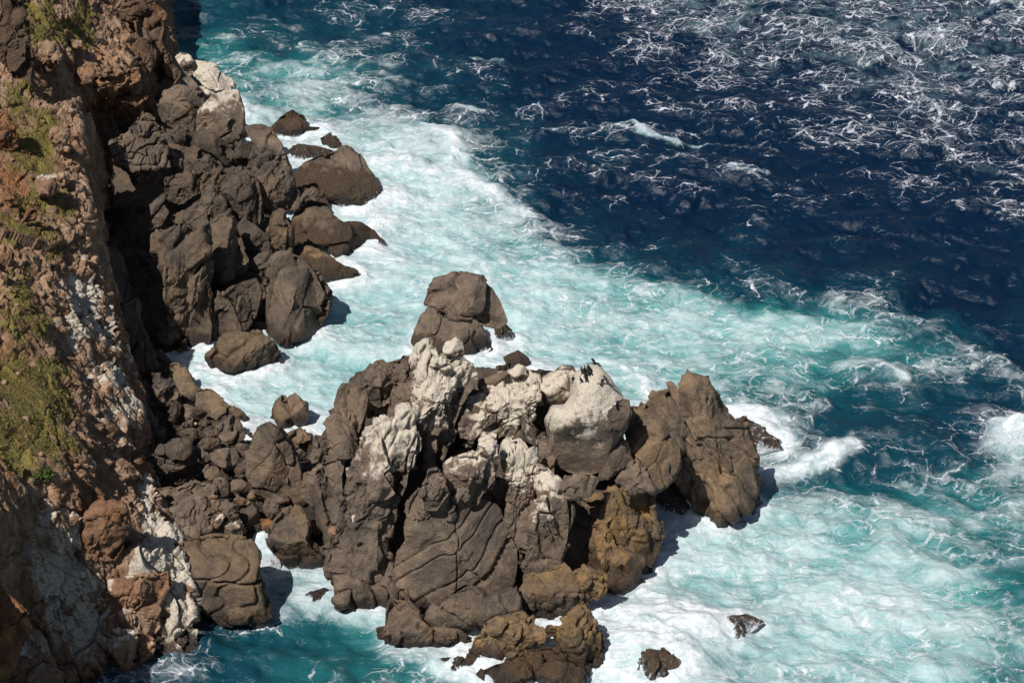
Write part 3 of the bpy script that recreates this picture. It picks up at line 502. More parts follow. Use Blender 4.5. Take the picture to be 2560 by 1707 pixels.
rock('H', '290,1375 335,1310 420,1300 485,1330 430,1370 385,1415', 'nearly drowned dark rock in the wash off the stack', zb=-.05, zone='none', weed=2, wash=.10, lean=60)
rock('G', '-60,560 0,520 62,508 112,522 122,592 130,612 60,617 -40,610', 'wet red-brown rock ringed by foam in the inlet', zb=-.4, weed=1.2, wash=-.1, lean=45)
rock('R', '1425,1335 1500,1258 1602,1268 1665,1330 1652,1422 1540,1442 1440,1412', 'glistening low rock under a foam ring in the inlet', zb=-.5, weed=2, wash=.05, lean=55)
# ----------------------------------------------------------------- shore of boulders between cliff and stack
rock('P', '205,1085 235,1060 240,950 290,830 390,758 450,815 480,770 565,705 630,760 690,830 745,870 775,1040 750,1130 660,1230 520,1310 400,1300 300,1240 265,1110', 'notched two-pronged brown rock standing in the cove', zb=-.2, ochre=.3, style='smooth', cracks=[(1, 0, .35, .0, .3, .8)], smooth_out=1.0)
rock('E', '75,720 110,650 170,625 250,660 312,740 372,830 392,950 402,1060 442,1150 402,1182 332,1140 200,1132 110,1082 65,950 65,830', 'large rounded grey boulder with a rusty patch, amid the shore rocks', zb=1.2, cat='boulder', name='boulder', style='smooth', W=.55, ochre=.1)
rock('R', '1540,1060 1580,900 1640,820 1780,735 1882,755 1942,880 1962,1010 1945,1090 2022,1200 2102,1340 2092,1402 1962,1442 1830,1432 1720,1362 1640,1222 1560,1122', 'rounded brown boulder dipping its cracked foot into the inlet', zb=-.6, cat='boulder', name='boulder', ochre=.2, weed=.5, W=.55)
rock('E', '400,1050 430,960 532,883 562,950 545,1120 522,1192 460,1152 410,1100', 'pointed grey rock leaning on the slender fin', zb=2, facets=[(190, 30, .25)])
rock('E', '425,852 480,760 492,700 572,728 592,820 562,872 480,872', 'squat brown rock between cove and slender fin', zb=1.5)
rock('E', '300,700 330,680 392,648 462,700 482,760 442,832 380,800 330,780', 'rough tan rock behind the rusty-patched boulder', zb=1.5, style='block', ochre=.25)
rock('E', '340,790 380,775 440,830 430,860 370,850', 'dark stone in the hollow behind the rusty-patched boulder', zb=1.5, tone=.7)
rock('R', '1460,782 1530,650 1622,630 1732,650 1785,700 1762,782 1652,805 1560,862 1480,852', 'knotted brown rock above the boulder dipping into the inlet', zb=1.2, style='crag')
rock('R', '1940,240 2000,250 2030,300 1990,340 1940,300', 'small grey stone in the shade beside the slender fin', zb=2.5)
rock('R', '1165,740 1240,682 1332,680 1402,740 1442,842 1442,962 1372,1012 1290,962 1230,882 1190,802', 'rounded dark green-black boulder beside the banded rock', zb=.8, tone=.55, cat='boulder', name='boulder')
rock('R', '1440,862 1542,848 1582,900 1552,1032 1462,965', 'bright rust-orange stone between two big boulders', zb=.8, mat=M_CLIFF, ochre=1, tone=1.0, name='stone', cat='stone')
rock('R', '1945,962 2002,868 2072,853 2152,910 2192,982 2182,1062 2062,1072 1982,1042', 'rust-brown stone between the inlet boulder and the stack', zb=1.0, mat=M_CLIFF, ochre=.9, tone=.75, name='stone', cat='stone')
rock('R', '2185,962 2240,938 2302,970 2302,1042 2250,1084 2190,1062', 'pinkish broken stone against the foot of the second ridge', zb=1.0, mat=M_CLIFF, ochre=.35, tone=.9, name='stone', cat='stone')
rock('R', '1955,1085 2060,1072 2182,1062 2262,1092 2202,1202 2120,1242 2040,1192', 'dark mossy stone under the rust-brown one', zb=.0, tone=.5, ochre=.5, name='stone', cat='stone')
rock('R', '1145,642 1200,603 1332,668 1310,700 1180,712', 'flat salmon-coloured stone lying on the dark green-black boulder', zb=2.3, mat=M_CLIFF, ochre=.3, tone=.8, name='stone', cat='stone', on=True)
rock('R', '1085,492 1140,433 1242,428 1298,480 1250,562 1182,602 1120,592', 'smooth tan stone above the salmon-coloured flat stone', zb=2.2, tone=1.0, name='stone', cat='stone')
rock('R', '948,442 1010,423 1082,480 1112,592 1125,645 1050,642 980,572', 'slanting brown stone right of the banded rock', zb=2, tone=.85, name='stone', cat='stone')
rock('R', '820,332 870,283 962,288 1012,360 982,422 900,445 840,402', 'olive tinted stone under the large angular boulder', zb=2.8, ochre=.15, tone=.9, name='stone', cat='stone')
rock('R', '878,152 960,100 1080,83 1172,93 1195,180 1152,272 1060,304 960,262 900,202', 'large angular boulder with a pale left face and a shaded right one', zb=3, style='smooth', facets=[(180, 40, .25), (0, 30, .25), (90, 45, .28)], nf=0, tone=1.1, cat='boulder', name='boulder', amp=.6)
rock('R', '718,60 800,88 882,170 902,242 842,294 780,222 730,142', 'pale oblong stone left of the large angular boulder', zb=3, tone=1.05, name='stone', cat='stone')
rock('R', '1165,332 1210,270 1272,228 1302,290 1292,372 1200,412', 'striped grey stone in front of the rusty-patched boulder', zb=2.2, style='block', name='stone', cat='stone')
rock('R', '1160,70 1210,30 1280,50 1290,95 1220,115', 'purplish stone right of the large angular boulder', zb=3.5, tone=.8, name='stone', cat='stone')
rock('R', '1205,130 1250,110 1292,150 1270,190 1220,180', 'small round lilac-grey stone under the purplish one', zb=3.2, tone=.9, name='stone', cat='stone')
rock('R', '1300,600 1340,550 1420,560 1450,620 1380,660 1310,640', 'pink-brown stone at the foot of the rusty-patched boulder', zb=1.5, tone=.9, mat=M_ROCK, ochre=.2, name='stone', cat='stone')
rock('R', '88,192 240,140 422,40 522,18 642,30 692,120 722,230 792,320 802,372 712,402 600,462 430,482 250,522 195,420 180,300 150,240', 'dark folded pile of rock next to the white cliff edge', zb=2.2, style='layer', name='folded_rock', lean=30, tone=.7)
rock('R', '225,562 380,518 560,478 720,458 862,463 952,500 965,572 880,602 740,622 560,662 430,712 330,722 280,642', 'long horizontal ledge capping the banded rock', zb=3, style='block', lean=35, tone=1.05)
rock('R', '340,740 500,680 640,620 850,602 962,630 975,680 1002,760 1052,800 1042,900 962,962 842,1052 740,1122 560,1165 500,1060 400,900 360,800', 'banded grey rock with many criss-cross cracks by the cliff', zb=1.5, style=dict(low=.05, cells=[(2.2, .2, .14, .1, .5), (1.0, .14, .1, .14, .2)], mid=.08, an=(1, .7, 1.3), rot=(20, 35, 0), layer=((-.5, -.2, .85), 1.5, .45)), name='banded_rock', cat='rock', guano=-.45, gup=.2, gh=.2, tone=1.15, lean=30)
rock('R', '968,992 1040,938 1112,888 1182,890 1232,960 1245,1042 1200,1064 1080,1064 1000,1042', 'pale domed boulder sitting on the banded rock', zb=2, guano=-.05, gh=.3, tone=1.3, amp=.6, cat='boulder', name='boulder', on=True)
rock('R', '930,942 945,880 1002,798 1047,808 1042,882 982,962', 'pale upright slab left of the pale domed boulder', zb=2.8, guano=-.1, tone=1.3, on=True)
rock('R', '980,650 1060,640 1160,720 1200,860 1250,1000 1200,1060 1130,900 1040,780', 'dark grooved rib running down beside the banded rock', zb=2, style='block', tone=.9)
rock('C', '1130,690 1250,640 1380,612 1480,622 1600,640 1652,710 1662,800 1702,900 1712,992 1752,1142 1692,1182 1570,1202 1430,1192 1370,1152 1270,1040 1200,950 1150,820', 'banded grey foot of rock running down into the inlet, ochre below', zb=-.6, style=dict(low=.05, cells=[(3, .12, .1, .08, .2), (1.4, .06, .07, .1, -.1)], mid=.07, rot=(20, 35, 0), layer=((-.75, -.25, .6), 1.9, .55)), name='banded_rock', tone=.78, ochre=.22, W=.35, lean=24, cracks=[(0, .4, 1, .04, .14, .6)])
rock('C', '1415,1140 1480,1060 1570,1005 1630,1020 1650,1100 1600,1180 1500,1185', 'smooth brown block at the waterline of the banded foot', zb=-.6, ochre=.3, tone=.9, on=True)
rock('C', '1640,1130 1680,1075 1730,1090 1762,1142 1700,1180', 'small brown knob at the tip of the banded foot', zb=-.6, ochre=.3, weed=.6, on=True)
rock('Q', '365,60 480,85 560,190 640,300 620,345 560,300 480,210 380,180', 'narrow olive-brown slab at the inner corner of the cove', zb=1, ochre=.25, lean=55)
rock('Q', '600,290 740,278 822,360 902,460 1002,620 1065,690 1042,842 900,882 770,882 740,742 640,520', 'smooth brown shelf sloping into the head of the cove', zb=.2, ochre=.3, style='smooth', lean=55, W=.3, weed=-.6)
rock('Q', '1030,700 1100,682 1200,648 1292,690 1402,790 1402,862 1542,918 1622,950 1722,1060 1842,1222 1700,1272 1500,1202 1300,1132 1100,1062 1000,900', 'long brown shelf of rock along the foam of the cove', zb=-.2, ochre=.25, style='smooth', lean=58, W=.3, weed=-.5)
rock('Q', '770,1000 792,900 900,888 1062,950 1162,1010 1142,1090 1042,1134 960,1102 900,1090 800,1182 760,1192', 'tan sloping boulder at the root of the long brown shelf', zb=1.8, style='smooth')
rock('Q', '700,1262 800,1200 870,1090 930,1058 972,1140 962,1242 900,1240', 'brown cone-shaped stone beside a small white pebble', zb=2, name='stone', cat='stone')
rock('Q', '350,420 430,428 520,520 622,508 682,620 735,720 722,802 600,842 520,762 420,642 370,540', 'gnarled wrinkled brown rock near the cliff foot', zb=3.2, style='rough', tone=.95)
rock('Q', '560,860 640,840 740,830 782,900 760,1100 740,1190 650,1120 580,1000', 'black-shaded hollow rock below the gnarled one', zb=2.2, tone=.45, style='block')  # black shade of the hollow is painted through the very low tone
rock('Q', '110,562 180,518 270,518 312,600 302,690 345,742 240,804 190,804 130,722', 'smooth slate-grey block nearest the white cliff edge', zb=3.6, style='block', tone=.95)
rock('Q', '318,590 400,640 482,700 545,832 502,862 400,782 350,702', 'leaning slate slab right of the smooth slate-grey block', zb=3.2, tone=1.05)
rock('Q', '80,900 110,870 200,850 280,820 370,860 390,930 280,955 120,945', 'brown crumbly ledge under the slate-grey block', zb=3.2, style='crag')
rock('Q', '40,942 200,928 302,960 272,1042 202,1182 120,1244 60,1102', 'dark slab with a sharp upper edge beside the cliff', zb=3, tone=.85)
rock('Q', '240,1202 290,1100 350,1028 432,1080 444,1150 402,1242 330,1324 270,1272', 'grooved grey boulder right of the sharp-edged dark slab', zb=3, style='block', tone=.95)
rock('Q', '362,1292 430,1220 522,1208 572,1260 584,1362 552,1432 480,1494 410,1442', 'blocky charcoal boulder alone among the shore stones', zb=3, tone=.85, style='smooth')
rock('Q', '1308,1262 1380,1160 1490,1038 1562,1060 1604,1182 1582,1282 1450,1294 1330,1322', 'pale triangular boulder at the end of the long brown shelf', zb=1.6, facets=[(170, 35, .24), (-20, 25, .24)], nf=1, tone=1.15, cat='boulder', name='boulder')
rock('Q', '1325,1342 1450,1290 1602,1268 1705,1280 1722,1372 1622,1442 1480,1454 1380,1422', 'grey wedge-shaped boulder below the pale triangular one', zb=1.8, facets=[(-30, 25, .26), (110, 45, .24)], nf=1, tone=1.0, cat='boulder', name='boulder')
rock('Q', '1578,1090 1650,1128 1705,1262 1600,1275', 'grey flake leaning on the pale triangular boulder', zb=1.7, tone=.9, name='stone', cat='stone')
rock('Q', '1085,1282 1140,1210 1222,1198 1312,1240 1314,1342 1240,1372 1150,1352', 'brown-grey boulder left of the pale triangular one', zb=2.3, tone=.95)
rock('Q', '1028,1492 1060,1400 1150,1368 1300,1380 1340,1450 1290,1520 1100,1524', 'dark olive stone under the brown-grey boulder', zb=2.5, tone=.7, name='stone', cat='stone')
rock('Q', '1040,1140 1120,1110 1240,1120 1310,1150 1300,1200 1150,1200 1050,1190', 'dark ridge stone in front of the long brown shelf', zb=2, tone=.7, style='block', name='stone', cat='stone')
rock('Q', '760,1300 860,1240 960,1250 1060,1290 1050,1370 920,1390 800,1370', 'reddish flat stone at the centre of the boulder shore', zb=2.5, tone=.8, ochre=.3, name='stone', cat='stone')
rock('Q', '640,1410 760,1390 860,1450 900,1540 820,1580 700,1540', 'dark curved stone below the reddish flat stone', zb=2.7, tone=.75, name='stone', cat='stone')
rock('Q', '970,1160 990,1148 1018,1165 1000,1188 975,1182', 'tiny white rounded pebble beside the brown cone-shaped stone', zb=2.6, tone=2.2, guano=.2, name='stone', cat='stone')
# cliff foot below the chasm
rock('B', '690,190 770,160 832,240 862,340 902,500 932,620 982,740 1032,872 1052,992 1002,1012 900,942 820,902 770,802 790,740 860,720 760,560 700,400', 'long dark slab leaning up into the black chasm', zb=3.5, style='smooth', name='rock_slab', cat='rock slab', lean=40, W=.35, tone=.8)
rock('B', '705,125 745,105 800,120 790,165 740,180', 'greenish lit block at the top of the leaning dark slab', zb=13, style='block', tone=1.1, ochre=.1)
rock('B', '915,200 960,170 1015,200 1020,255 950,270', 'grooved dark boulder at the left edge of the buttress', zb=5, style='block', tone=.7)
rock('B', '1060,770 1100,720 1150,712 1195,760 1185,800 1110,800', 'rounded grey stone at the foot of the buttress', zb=1.2, name='stone', cat='stone', tone=.9)
rock('B', '1030,660 1060,640 1130,690 1140,720 1080,740', 'brown stone in the dark corner of the cove', zb=2, name='stone', cat='stone', tone=.8)
rock('B', '1190,850 1210,832 1245,850 1240,868 1205,872', 'small orange stone at the head of the cove', zb=.6, mat=M_CLIFF, ochre=1, tone=.9, name='stone', cat='stone')
# ----------------------------------------------------------------- cliff: heights estimated at points picked in image coordinates, craggy relief added on top
def tps(P, z, X, lam=1e-3):
    P = np.asarray(P, float) / 400; X = np.asarray(X, float) / 400
    U = lambda r2: .5 * r2 * np.log(r2 + 1e-12)
    K = U(((P[:, None] - P[None]) ** 2).sum(-1)) + lam * np.eye(len(P)); Pp = np.c_[np.ones(len(P)), P]
    A = np.block([[K, Pp], [Pp.T, np.zeros((3, 3))]]); w = np.linalg.solve(A, np.r_[z, 0, 0, 0])
    out = np.zeros(len(X))
    for s in range(0, len(X), 40000):
        x = X[s:s + 40000]; out[s:s + 40000] = U(((x[:, None] - P[None]) ** 2).sum(-1)) @ w[:-3] + np.c_[np.ones(len(x)), x] @ w[-3:]
    return out
def blobs(px, py, L, f=.91875):
    s = np.zeros(px.shape)
    for x, y, rx, ry, a in L: s = s + a * np.exp(-(((px * f - x) / rx) ** 2 + ((py * f - y) / ry) ** 2))
    return s
def sheet(name, ctrl, edge, top, y1, x0, nx, ny, mat, seed, style, label, cat, grass=(), white=(), ochre=(), tone=(), rough=(), skirt=60, drop=14, kind=None, low=None):
    C = np.array(ctrl, float); ex = np.array(edge, float); tp = np.array(top, float)
    s = np.linspace(0, 1, nx) ** .85; r = np.linspace(0, 1, ny)
    S_, R_ = np.meshgrid(s, r)
    px = np.zeros_like(S_); py = np.zeros_like(S_)
    for it in range(3):                                     # rows follow the top line, columns the right-hand edge
        ty = np.interp(px, tp[:, 0], tp[:, 1]); py = ty + (y1 - ty) * R_; xr = np.interp(py, ex[:, 1], ex[:, 0]); px = x0 + (xr - x0) * S_
    z = tps(C[:, :2], C[:, 2], np.c_[px.ravel(), py.ravel()]).reshape(px.shape); z = np.maximum(z, -4)
    V = at(px / .91875, py / .91875, z)
    # side wall under the right-hand edge and the far wall behind the top
    e = V[:, -1:]; k = np.linspace(0, 1, skirt + 1)[1:][None, :, None]
    wall = e + k * np.array([.8, 3.5, -1.0]) * np.array([1, 1, drop]); V = np.concatenate([V, wall], 1)
    e = V[:1]; k = np.linspace(1, 0, skirt + 1)[:-1][:, None, None]
    V = np.concatenate([e + k * np.array([0, 6.0, -drop]), V], 0)
    nr, nc = V.shape[:2]; V = V.reshape(-1, 3).astype(f32); Q = grid_quads(nr, nc)[:, ::-1]
    N = vnormals(V, Q)
    if N[:, 2].mean() < 0: Q = Q[:, ::-1]; N = -N
    fx, fy = to_px(V); g = np.clip(blobs(fx, fy, grass), 0, 1); rgh = np.clip(.75 + blobs(fx, fy, rough), .15, 1.6)
    d = 1.25 * np.tanh(detail(V, N, 1.0, seed, ST[style], 14.0) * rgh / 1.25)
    V2 = V + N * d[:, None]; N2 = vnormals(V2, Q)
    gr = g * sstep(-.05, .35, N2[:, 2]) * np.clip(.85 + 1.1 * fbm(V2 / 2.8, 3, seed + 4), 0, 1.1)
    wh = blobs(fx, fy, white) - .35 + .25 * N2[:, 2] + .45 * fbm(V2 / 2.2, 4, seed + 8)
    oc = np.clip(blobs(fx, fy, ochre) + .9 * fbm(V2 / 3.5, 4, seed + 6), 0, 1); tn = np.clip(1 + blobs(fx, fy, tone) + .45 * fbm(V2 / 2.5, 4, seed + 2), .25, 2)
    z_ = np.zeros(len(V2), f32)
    o = mesh_obj(name, V2, Q, mat, dict(guano=np.clip(wh, -1, 1.2) if len(white) else z_ - 1, ochre=oc, tone=tn, weed=z_, wash=z_ - .4, grass=gr), loc=(float(V2[:, 0].mean()), float(V2[:, 1].mean()), 0))
    tag(o, label, cat, kind=kind)
    lo = V2[(V2[:, 2] > -.6) & (V2[:, 2] < .9)]
    if len(lo): foot.append(lo[:, :2])
    return V2, N2, gr, fx * .91875, fy * .91875

near_ctrl = [(-420, -100, 33), (-420, 400, 32), (-420, 800, 31), (-420, 1100, 31), (-420, 1400, 29), (-420, 1750, 26), (-180, 500, 29), (-160, 800, 26.5), (-160, 960, 26), (-150, 1100, 27), (-170, 1250, 30), (-150, 1400, 26),
 (0, 140, 28.5), (100, 215, 26), (190, 225, 23.5), (176, 330, 22.8), (188, 400, 22.3), (204, 560, 19.3), (237, 700, 14), (300, 860, 9), (320, 1050, 8.0), (400, 1220, 7.0), (432, 1300, 5.5), (442, 1400, 3), (487, 1568, -1),
 (0, 400, 26), (100, 400, 24.3), (0, 700, 23), (100, 700, 20), (200, 800, 13.6), (0, 900, 22), (100, 900, 19.6), (170, 950, 16.3), (0, 1050, 21.5), (85, 1100, 19), (160, 1080, 16.3), (250, 1080, 12),
 (210, 1200, 12.8), (295, 1285, 8.6), (330, 1180, 9), (150, 1220, 13.6), (50, 1260, 15.5), (60, 1400, 8.5), (120, 1400, 7.5), (200, 1400, 5.5), (200, 1568, 0.5), (100, 1568, 2), (0, 1568, 5), (340, 1290, 8.3), (330, 1330, 6.2), (350, 1400, 3.6), (300, 1568, -.5), (400, 1500, 1), (200, 1750, -6), (0, 1750, -2), (480, 1700, -5)]
near_edge = [(190, 100), (186, 200), (180, 240), (176, 330), (188, 400), (196, 480), (204, 560), (230, 640), (240, 700), (272, 770), (300, 860), (310, 960), (322, 1050), (362, 1130), (402, 1220), (432, 1300), (442, 1400), (462, 1500), (487, 1568), (500, 1760)]
cl = sheet('cliff', near_ctrl, near_edge, [(-400, 40), (0, 150), (80, 205), (110, 235), (190, 225), (300, 225)], 1760, -420, 520, 980, M_CLIFF, 11, 'cliff',
      'near sea cliff of tan and rust rock with grassy ledges and guano streaks', 'cliff',
      grass=[(60, 380, 110, 240, .42), (60, 850, 110, 250, .40), (90, 340, 50, 60, .7), (140, 480, 40, 40, .6), (30, 200, 50, 40, .7), (60, 300, 60, 60, .9), (40, 520, 60, 50, 1.0), (100, 440, 40, 30, .8), (60, 760, 60, 160, .55), (90, 930, 80, 110, 1.0), (110, 1050, 70, 60, .8), (20, 950, 60, 130, .8), (130, 570, 30, 40, .5), (20, 230, 30, 40, .8)],
      white=[(190, 700, 75, 130, .95), (270, 880, 50, 120, .8), (300, 1000, 30, 90, .6), (130, 1330, 110, 150, 1.05), (350, 1300, 60, 60, 1.1), (300, 1470, 150, 80, .85), (180, 1230, 50, 50, .5), (60, 620, 30, 40, .3), (100, 415, 30, 20, .5), (380, 1230, 50, 50, .8), (455, 1480, 40, 110, 1.3), (405, 1300, 40, 110, 1.25), (345, 1130, 30, 70, .9)],
      ochre=[(30, 420, 40, 60, .8), (240, 1190, 70, 90, .6), (280, 1360, 90, 60, .5), (20, 800, 60, 200, .35), (300, 1480, 80, 60, .4), (60, 470, 30, 30, .6)],
      tone=[(150, 1350, 150, 200, .1), (180, 700, 80, 120, .15)],
      rough=[(60, 930, 100, 170, -.62), (50, 350, 90, 170, -.38), (220, 720, 60, 140, .45), (300, 950, 40, 200, .2)], drop=12)
far_ctrl = [(-200, -150, 34.3), (0, -100, 30.2), (0, 0, 27.0), (100, 0, 23.4), (200, 0, 19.8), (300, 0, 16.1), (365, 0, 9.5), (380, 90, 9.9), (378, 130, 6.8), (100, 100, 21.3), (200, 100, 16.6), (280, 100, 14.3), (330, 130, 11.4), (340, 180, 7.3), (340, 240, 5.6),
 (230, 160, 13.8), (300, 165, 12.0), (310, 215, 8.8), (240, 210, 11.4), (270, 260, 6.8), (100, 250, 16.6), (0, 200, 23.9), (180, 300, 8.8), (250, 330, 4.7), (300, 420, 2.4), (230, 450, 5.6), (180, 520, 5.7), (250, 600, 1.6), (330, 620, 0.8), (200, 800, 2.4), (320, 800, 0.0), (-200, 400, 26.0), (-200, 900, 20.8), (0, 900, 10.4), (400, 300, 2.4), (400, 500, 0.8)]
far_edge = [(362, -150), (365, 0), (379, 50), (382, 90), (374, 115), (372, 150), (392, 165), (400, 190), (372, 230), (352, 270), (350, 330), (340, 900)]
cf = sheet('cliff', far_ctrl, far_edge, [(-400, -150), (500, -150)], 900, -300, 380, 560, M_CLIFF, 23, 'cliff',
      'far shoulder of the cliff with mossy gully, purple-red beds and a black shaded end', 'cliff',
      grass=[(150, 70, 120, 90, .40), (90, 60, 30, 60, .9), (190, 50, 50, 40, .9), (120, 120, 40, 40, .5), (170, 100, 40, 40, .5), (50, 30, 30, 60, .7)],
      white=[(20, 80, 20, 20, .5), (320, 110, 20, 25, .25)],
      ochre=[(330, 40, 40, 40, .8), (270, 230, 60, 40, .7), (250, 180, 60, 30, .3)],
      tone=[(340, 30, 40, 40, -.45), (360, 160, 40, 90, -.55), (260, 480, 120, 200, -.6), (300, 290, 90, 50, -.5), (20, 110, 45, 80, -.4)],  # negative blobs paint shade onto the end wall, left wall and chasm
      rough=[(170, 60, 80, 60, -.35), (260, 500, 150, 200, -.4)], drop=8)
# ledges and outcrops standing out of the far shoulder
def surf(c, o):                                            # height of the cliff under the foot of an outcrop
    O = pts(c, o); q = O[O[:, 1].argmax()] * .91875; best = None
    for S in (cl, cf):
        d = np.hypot(S[3] - q[0], S[4] - q[1]); i = np.argsort(d)[:6]
        if d[i[0]] < 25:
            v = S[0][i]; r_ = np.linalg.norm(v - np.array([0, 0, H]), axis=1); j = i[r_.argmin()]
            if best is None or r_.min() < best[0]: best = (r_.min(), float(S[0][j, 2]))
    return best[1] + .3 if best else 8.0
def crock(c, o, lab, z, fix=False, **k):
    k.setdefault('style', 'crag'); return rock(c, o, lab, zb=(z if fix else surf(c, o)), zone='none', mat=M_CLIFF, **k)
LAY = dict(low=.05, cells=[(2.0, .15, .12, .12, .2)], mid=.08, rough=.06, layer=((.12, -.2, 1), .9, .5))
crock('T', '1090,1060 1110,960 1200,900 1300,920 1340,990 1290,1080 1250,1160 1130,1200 1080,1180', 'yellowish blocky ledge at the left of the layered beds', 20.5, ochre=.25, tone=1.0)
crock('T', '1330,990 1360,940 1500,930 1620,930 1640,1010 1580,1060 1400,1090 1330,1060', 'tan bed of rock on top of the layered ledges', 21.5, style=LAY, tone=.95)
crock('T', '1340,1110 1400,1080 1600,1080 1700,1010 1880,940 1960,1060 1960,1120 1800,1200 1700,1210 1600,1230 1390,1230 1340,1180', 'long jutting bed of orange-brown layers over the shaded face', 18, style=LAY, ochre=.4, tone=1.0, W=.5)
crock('T', '1385,1245 1500,1220 1640,1220 1650,1260 1590,1340 1420,1350 1390,1300', 'lower pair of thin orange layers in shade', 16, style=LAY, ochre=.45, tone=.9)
crock('T', '1420,1480 1560,1440 1700,1380 1900,1350 2060,1340 2050,1400 1900,1480 1700,1520 1560,1580 1450,1580', 'rust-brown beam of rock under the shaded face', 11, style=LAY, ochre=.6, tone=.75, W=.5)
crock('T', '520,740 560,660 680,620 780,600 830,700 880,830 840,900 720,990 640,1010 600,900 540,830', 'tan craggy knob with a dark shaded side in the grassy gully', 33, tone=.95)
DK = dict(style='block', tone=.42, W=.5, nf=0, facets=[(-8, 16, .10), (30, 20, .14)])  # end wall's shade is put into its dark tone as well as its facets
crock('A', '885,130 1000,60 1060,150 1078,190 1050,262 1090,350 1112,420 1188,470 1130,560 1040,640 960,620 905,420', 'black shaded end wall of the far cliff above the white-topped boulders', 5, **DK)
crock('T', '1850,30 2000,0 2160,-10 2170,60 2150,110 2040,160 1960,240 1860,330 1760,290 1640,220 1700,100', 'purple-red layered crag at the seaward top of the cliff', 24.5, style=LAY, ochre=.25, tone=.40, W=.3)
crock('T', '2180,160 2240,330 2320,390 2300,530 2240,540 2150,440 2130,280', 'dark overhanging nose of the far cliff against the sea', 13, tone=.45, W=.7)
crock('T', '1090,490 1130,462 1200,470 1232,510 1200,548 1120,545', 'round grey boulder resting on the mossy gully floor', 31, style='smooth', tone=.75, name='boulder', cat='boulder')
crock('T', '1305,680 1330,668 1445,725 1430,748 1390,745', 'orange sliver of rock lying on the bare slope', 27.5, style='smooth', ochre=.8, tone=1.1, name='stone', cat='stone')
crock('T', '680,100 740,80 850,100 940,190 930,260 860,290 800,240 720,180', 'tan outcrop with a black shaded underside near the gully top', 38, tone=.95)
crock('T', '990,590 1060,570 1150,600 1140,680 1080,690 1010,640', 'pale jagged stone low in the mossy gully', 30, tone=1.0, name='stone', cat='stone')
crock('T', '-40,500 20,200 120,0 300,-40 330,200 430,700 440,900 420,1150 300,1100 130,950 0,850', 'tall dark purple shaded wall at the far left of the cliff', 44, tone=.28, ochre=0, W=.3, lean=30)  # wall catches sun here, so its shade is painted by the low tone
# near slope outcrops
crock('U', '710,300 740,240 850,230 960,260 970,330 930,450 900,560 840,570 800,450 720,420', 'square tan outcrop at the lip of the black chasm', 41.5, tone=1.0)
crock('U', '520,1000 580,900 700,870 780,890 830,1010 800,1110 720,1180 580,1190 520,1100', 'squared boulder with a white splash on its top, at the lip of the near slope', 39.5, style='block', guano=-.25, gup=.4, gh=.5, name='boulder', cat='boulder')
crock('U', '800,930 850,870 960,830 990,900 960,960 900,1040 830,1010', 'slabby tan rock right of the white-splashed squared boulder', 39.5, style='block')
crock('U', '0,60 60,0 120,80 180,210 240,330 250,480 150,540 0,520 -60,300', 'rust-orange crumbling bank at the left edge of the slope', 47, ochre=.8, tone=.85)
crock('U', '50,1180 120,1150 190,1180 200,1280 130,1340 60,1290', 'mustard lichen-covered rock beside the green shrub', 45, ochre=.6, style='block', tone=.9)
crock('U', '400,1400 460,1350 500,1370 480,1500 380,1560 300,1568 340,1480', 'brown lichened rock right below the green shrub', 44, ochre=.6, tone=.8)
crock('C', '-60,1010 0,975 50,990 110,1050 170,1130 165,1190 120,1280 90,1400 40,1480 -80,1520', 'mustard-yellow lichen-covered rock nearest the viewer in the lower corner', 15, fix=True, style='block', ochre=.9, tone=1.0, lean=30)
crock('C', '-60,1560 60,1440 160,1230 210,1260 260,1340 330,1420 390,1540 400,1640 0,1680', 'grey-violet jagged spur running down beside the mustard-yellow rock', 7, fix=True, guano=-.1, gup=.4, tone=.8, lean=30)
crock('C', '500,620 560,520 640,450 720,420 800,410 815,560 790,690 750,770 600,780 510,740', 'rust-red block of cliff with a sharp undercut base', 22, style='block', ochre=.55, tone=.85, W=.4)
crock('C', '610,940 720,890 860,880 1000,880 1090,840 1075,960 1000,1100 850,1110 720,1120 640,1100', 'broad rust and cream ledge block in the lower cliff', 9.5, style='block', ochre=.35, guano=-.25, gup=.4, gh=.35, W=.4)
crock('C', '690,1150 780,1120 940,1110 1030,1120 1030,1200 960,1290 900,1240 720,1230', 'cream-edged block under the broad ledge', 5, style='block', guano=-.1, gup=.3, gh=.3)
crock('C', '720,1240 800,1215 870,1230 880,1300 860,1420 880,1540 820,1568 770,1440 740,1340', 'cream streaked pillar at the base of the cliff', 0, style='crag', guano=.05, gh=.4)
crock('C', '890,1280 950,1250 1000,1290 990,1450 930,1530 900,1500', 'rust streaked pillar at the base of the cliff', 0, style='crag', ochre=.5, guano=-.2, gh=.4)
crock('C', '805,820 840,780 890,790 895,840 850,900 810,920', 'loose tan block on the ledge of the lower cliff', 14.5, style='block', name='stone', cat='stone')
crock('C', '445,480 480,462 510,490 500,540 460,550', 'round pale boulder balanced at the edge of the dark wall', 25.5, style='smooth', guano=.2, name='boulder', cat='boulder', tone=1.1)
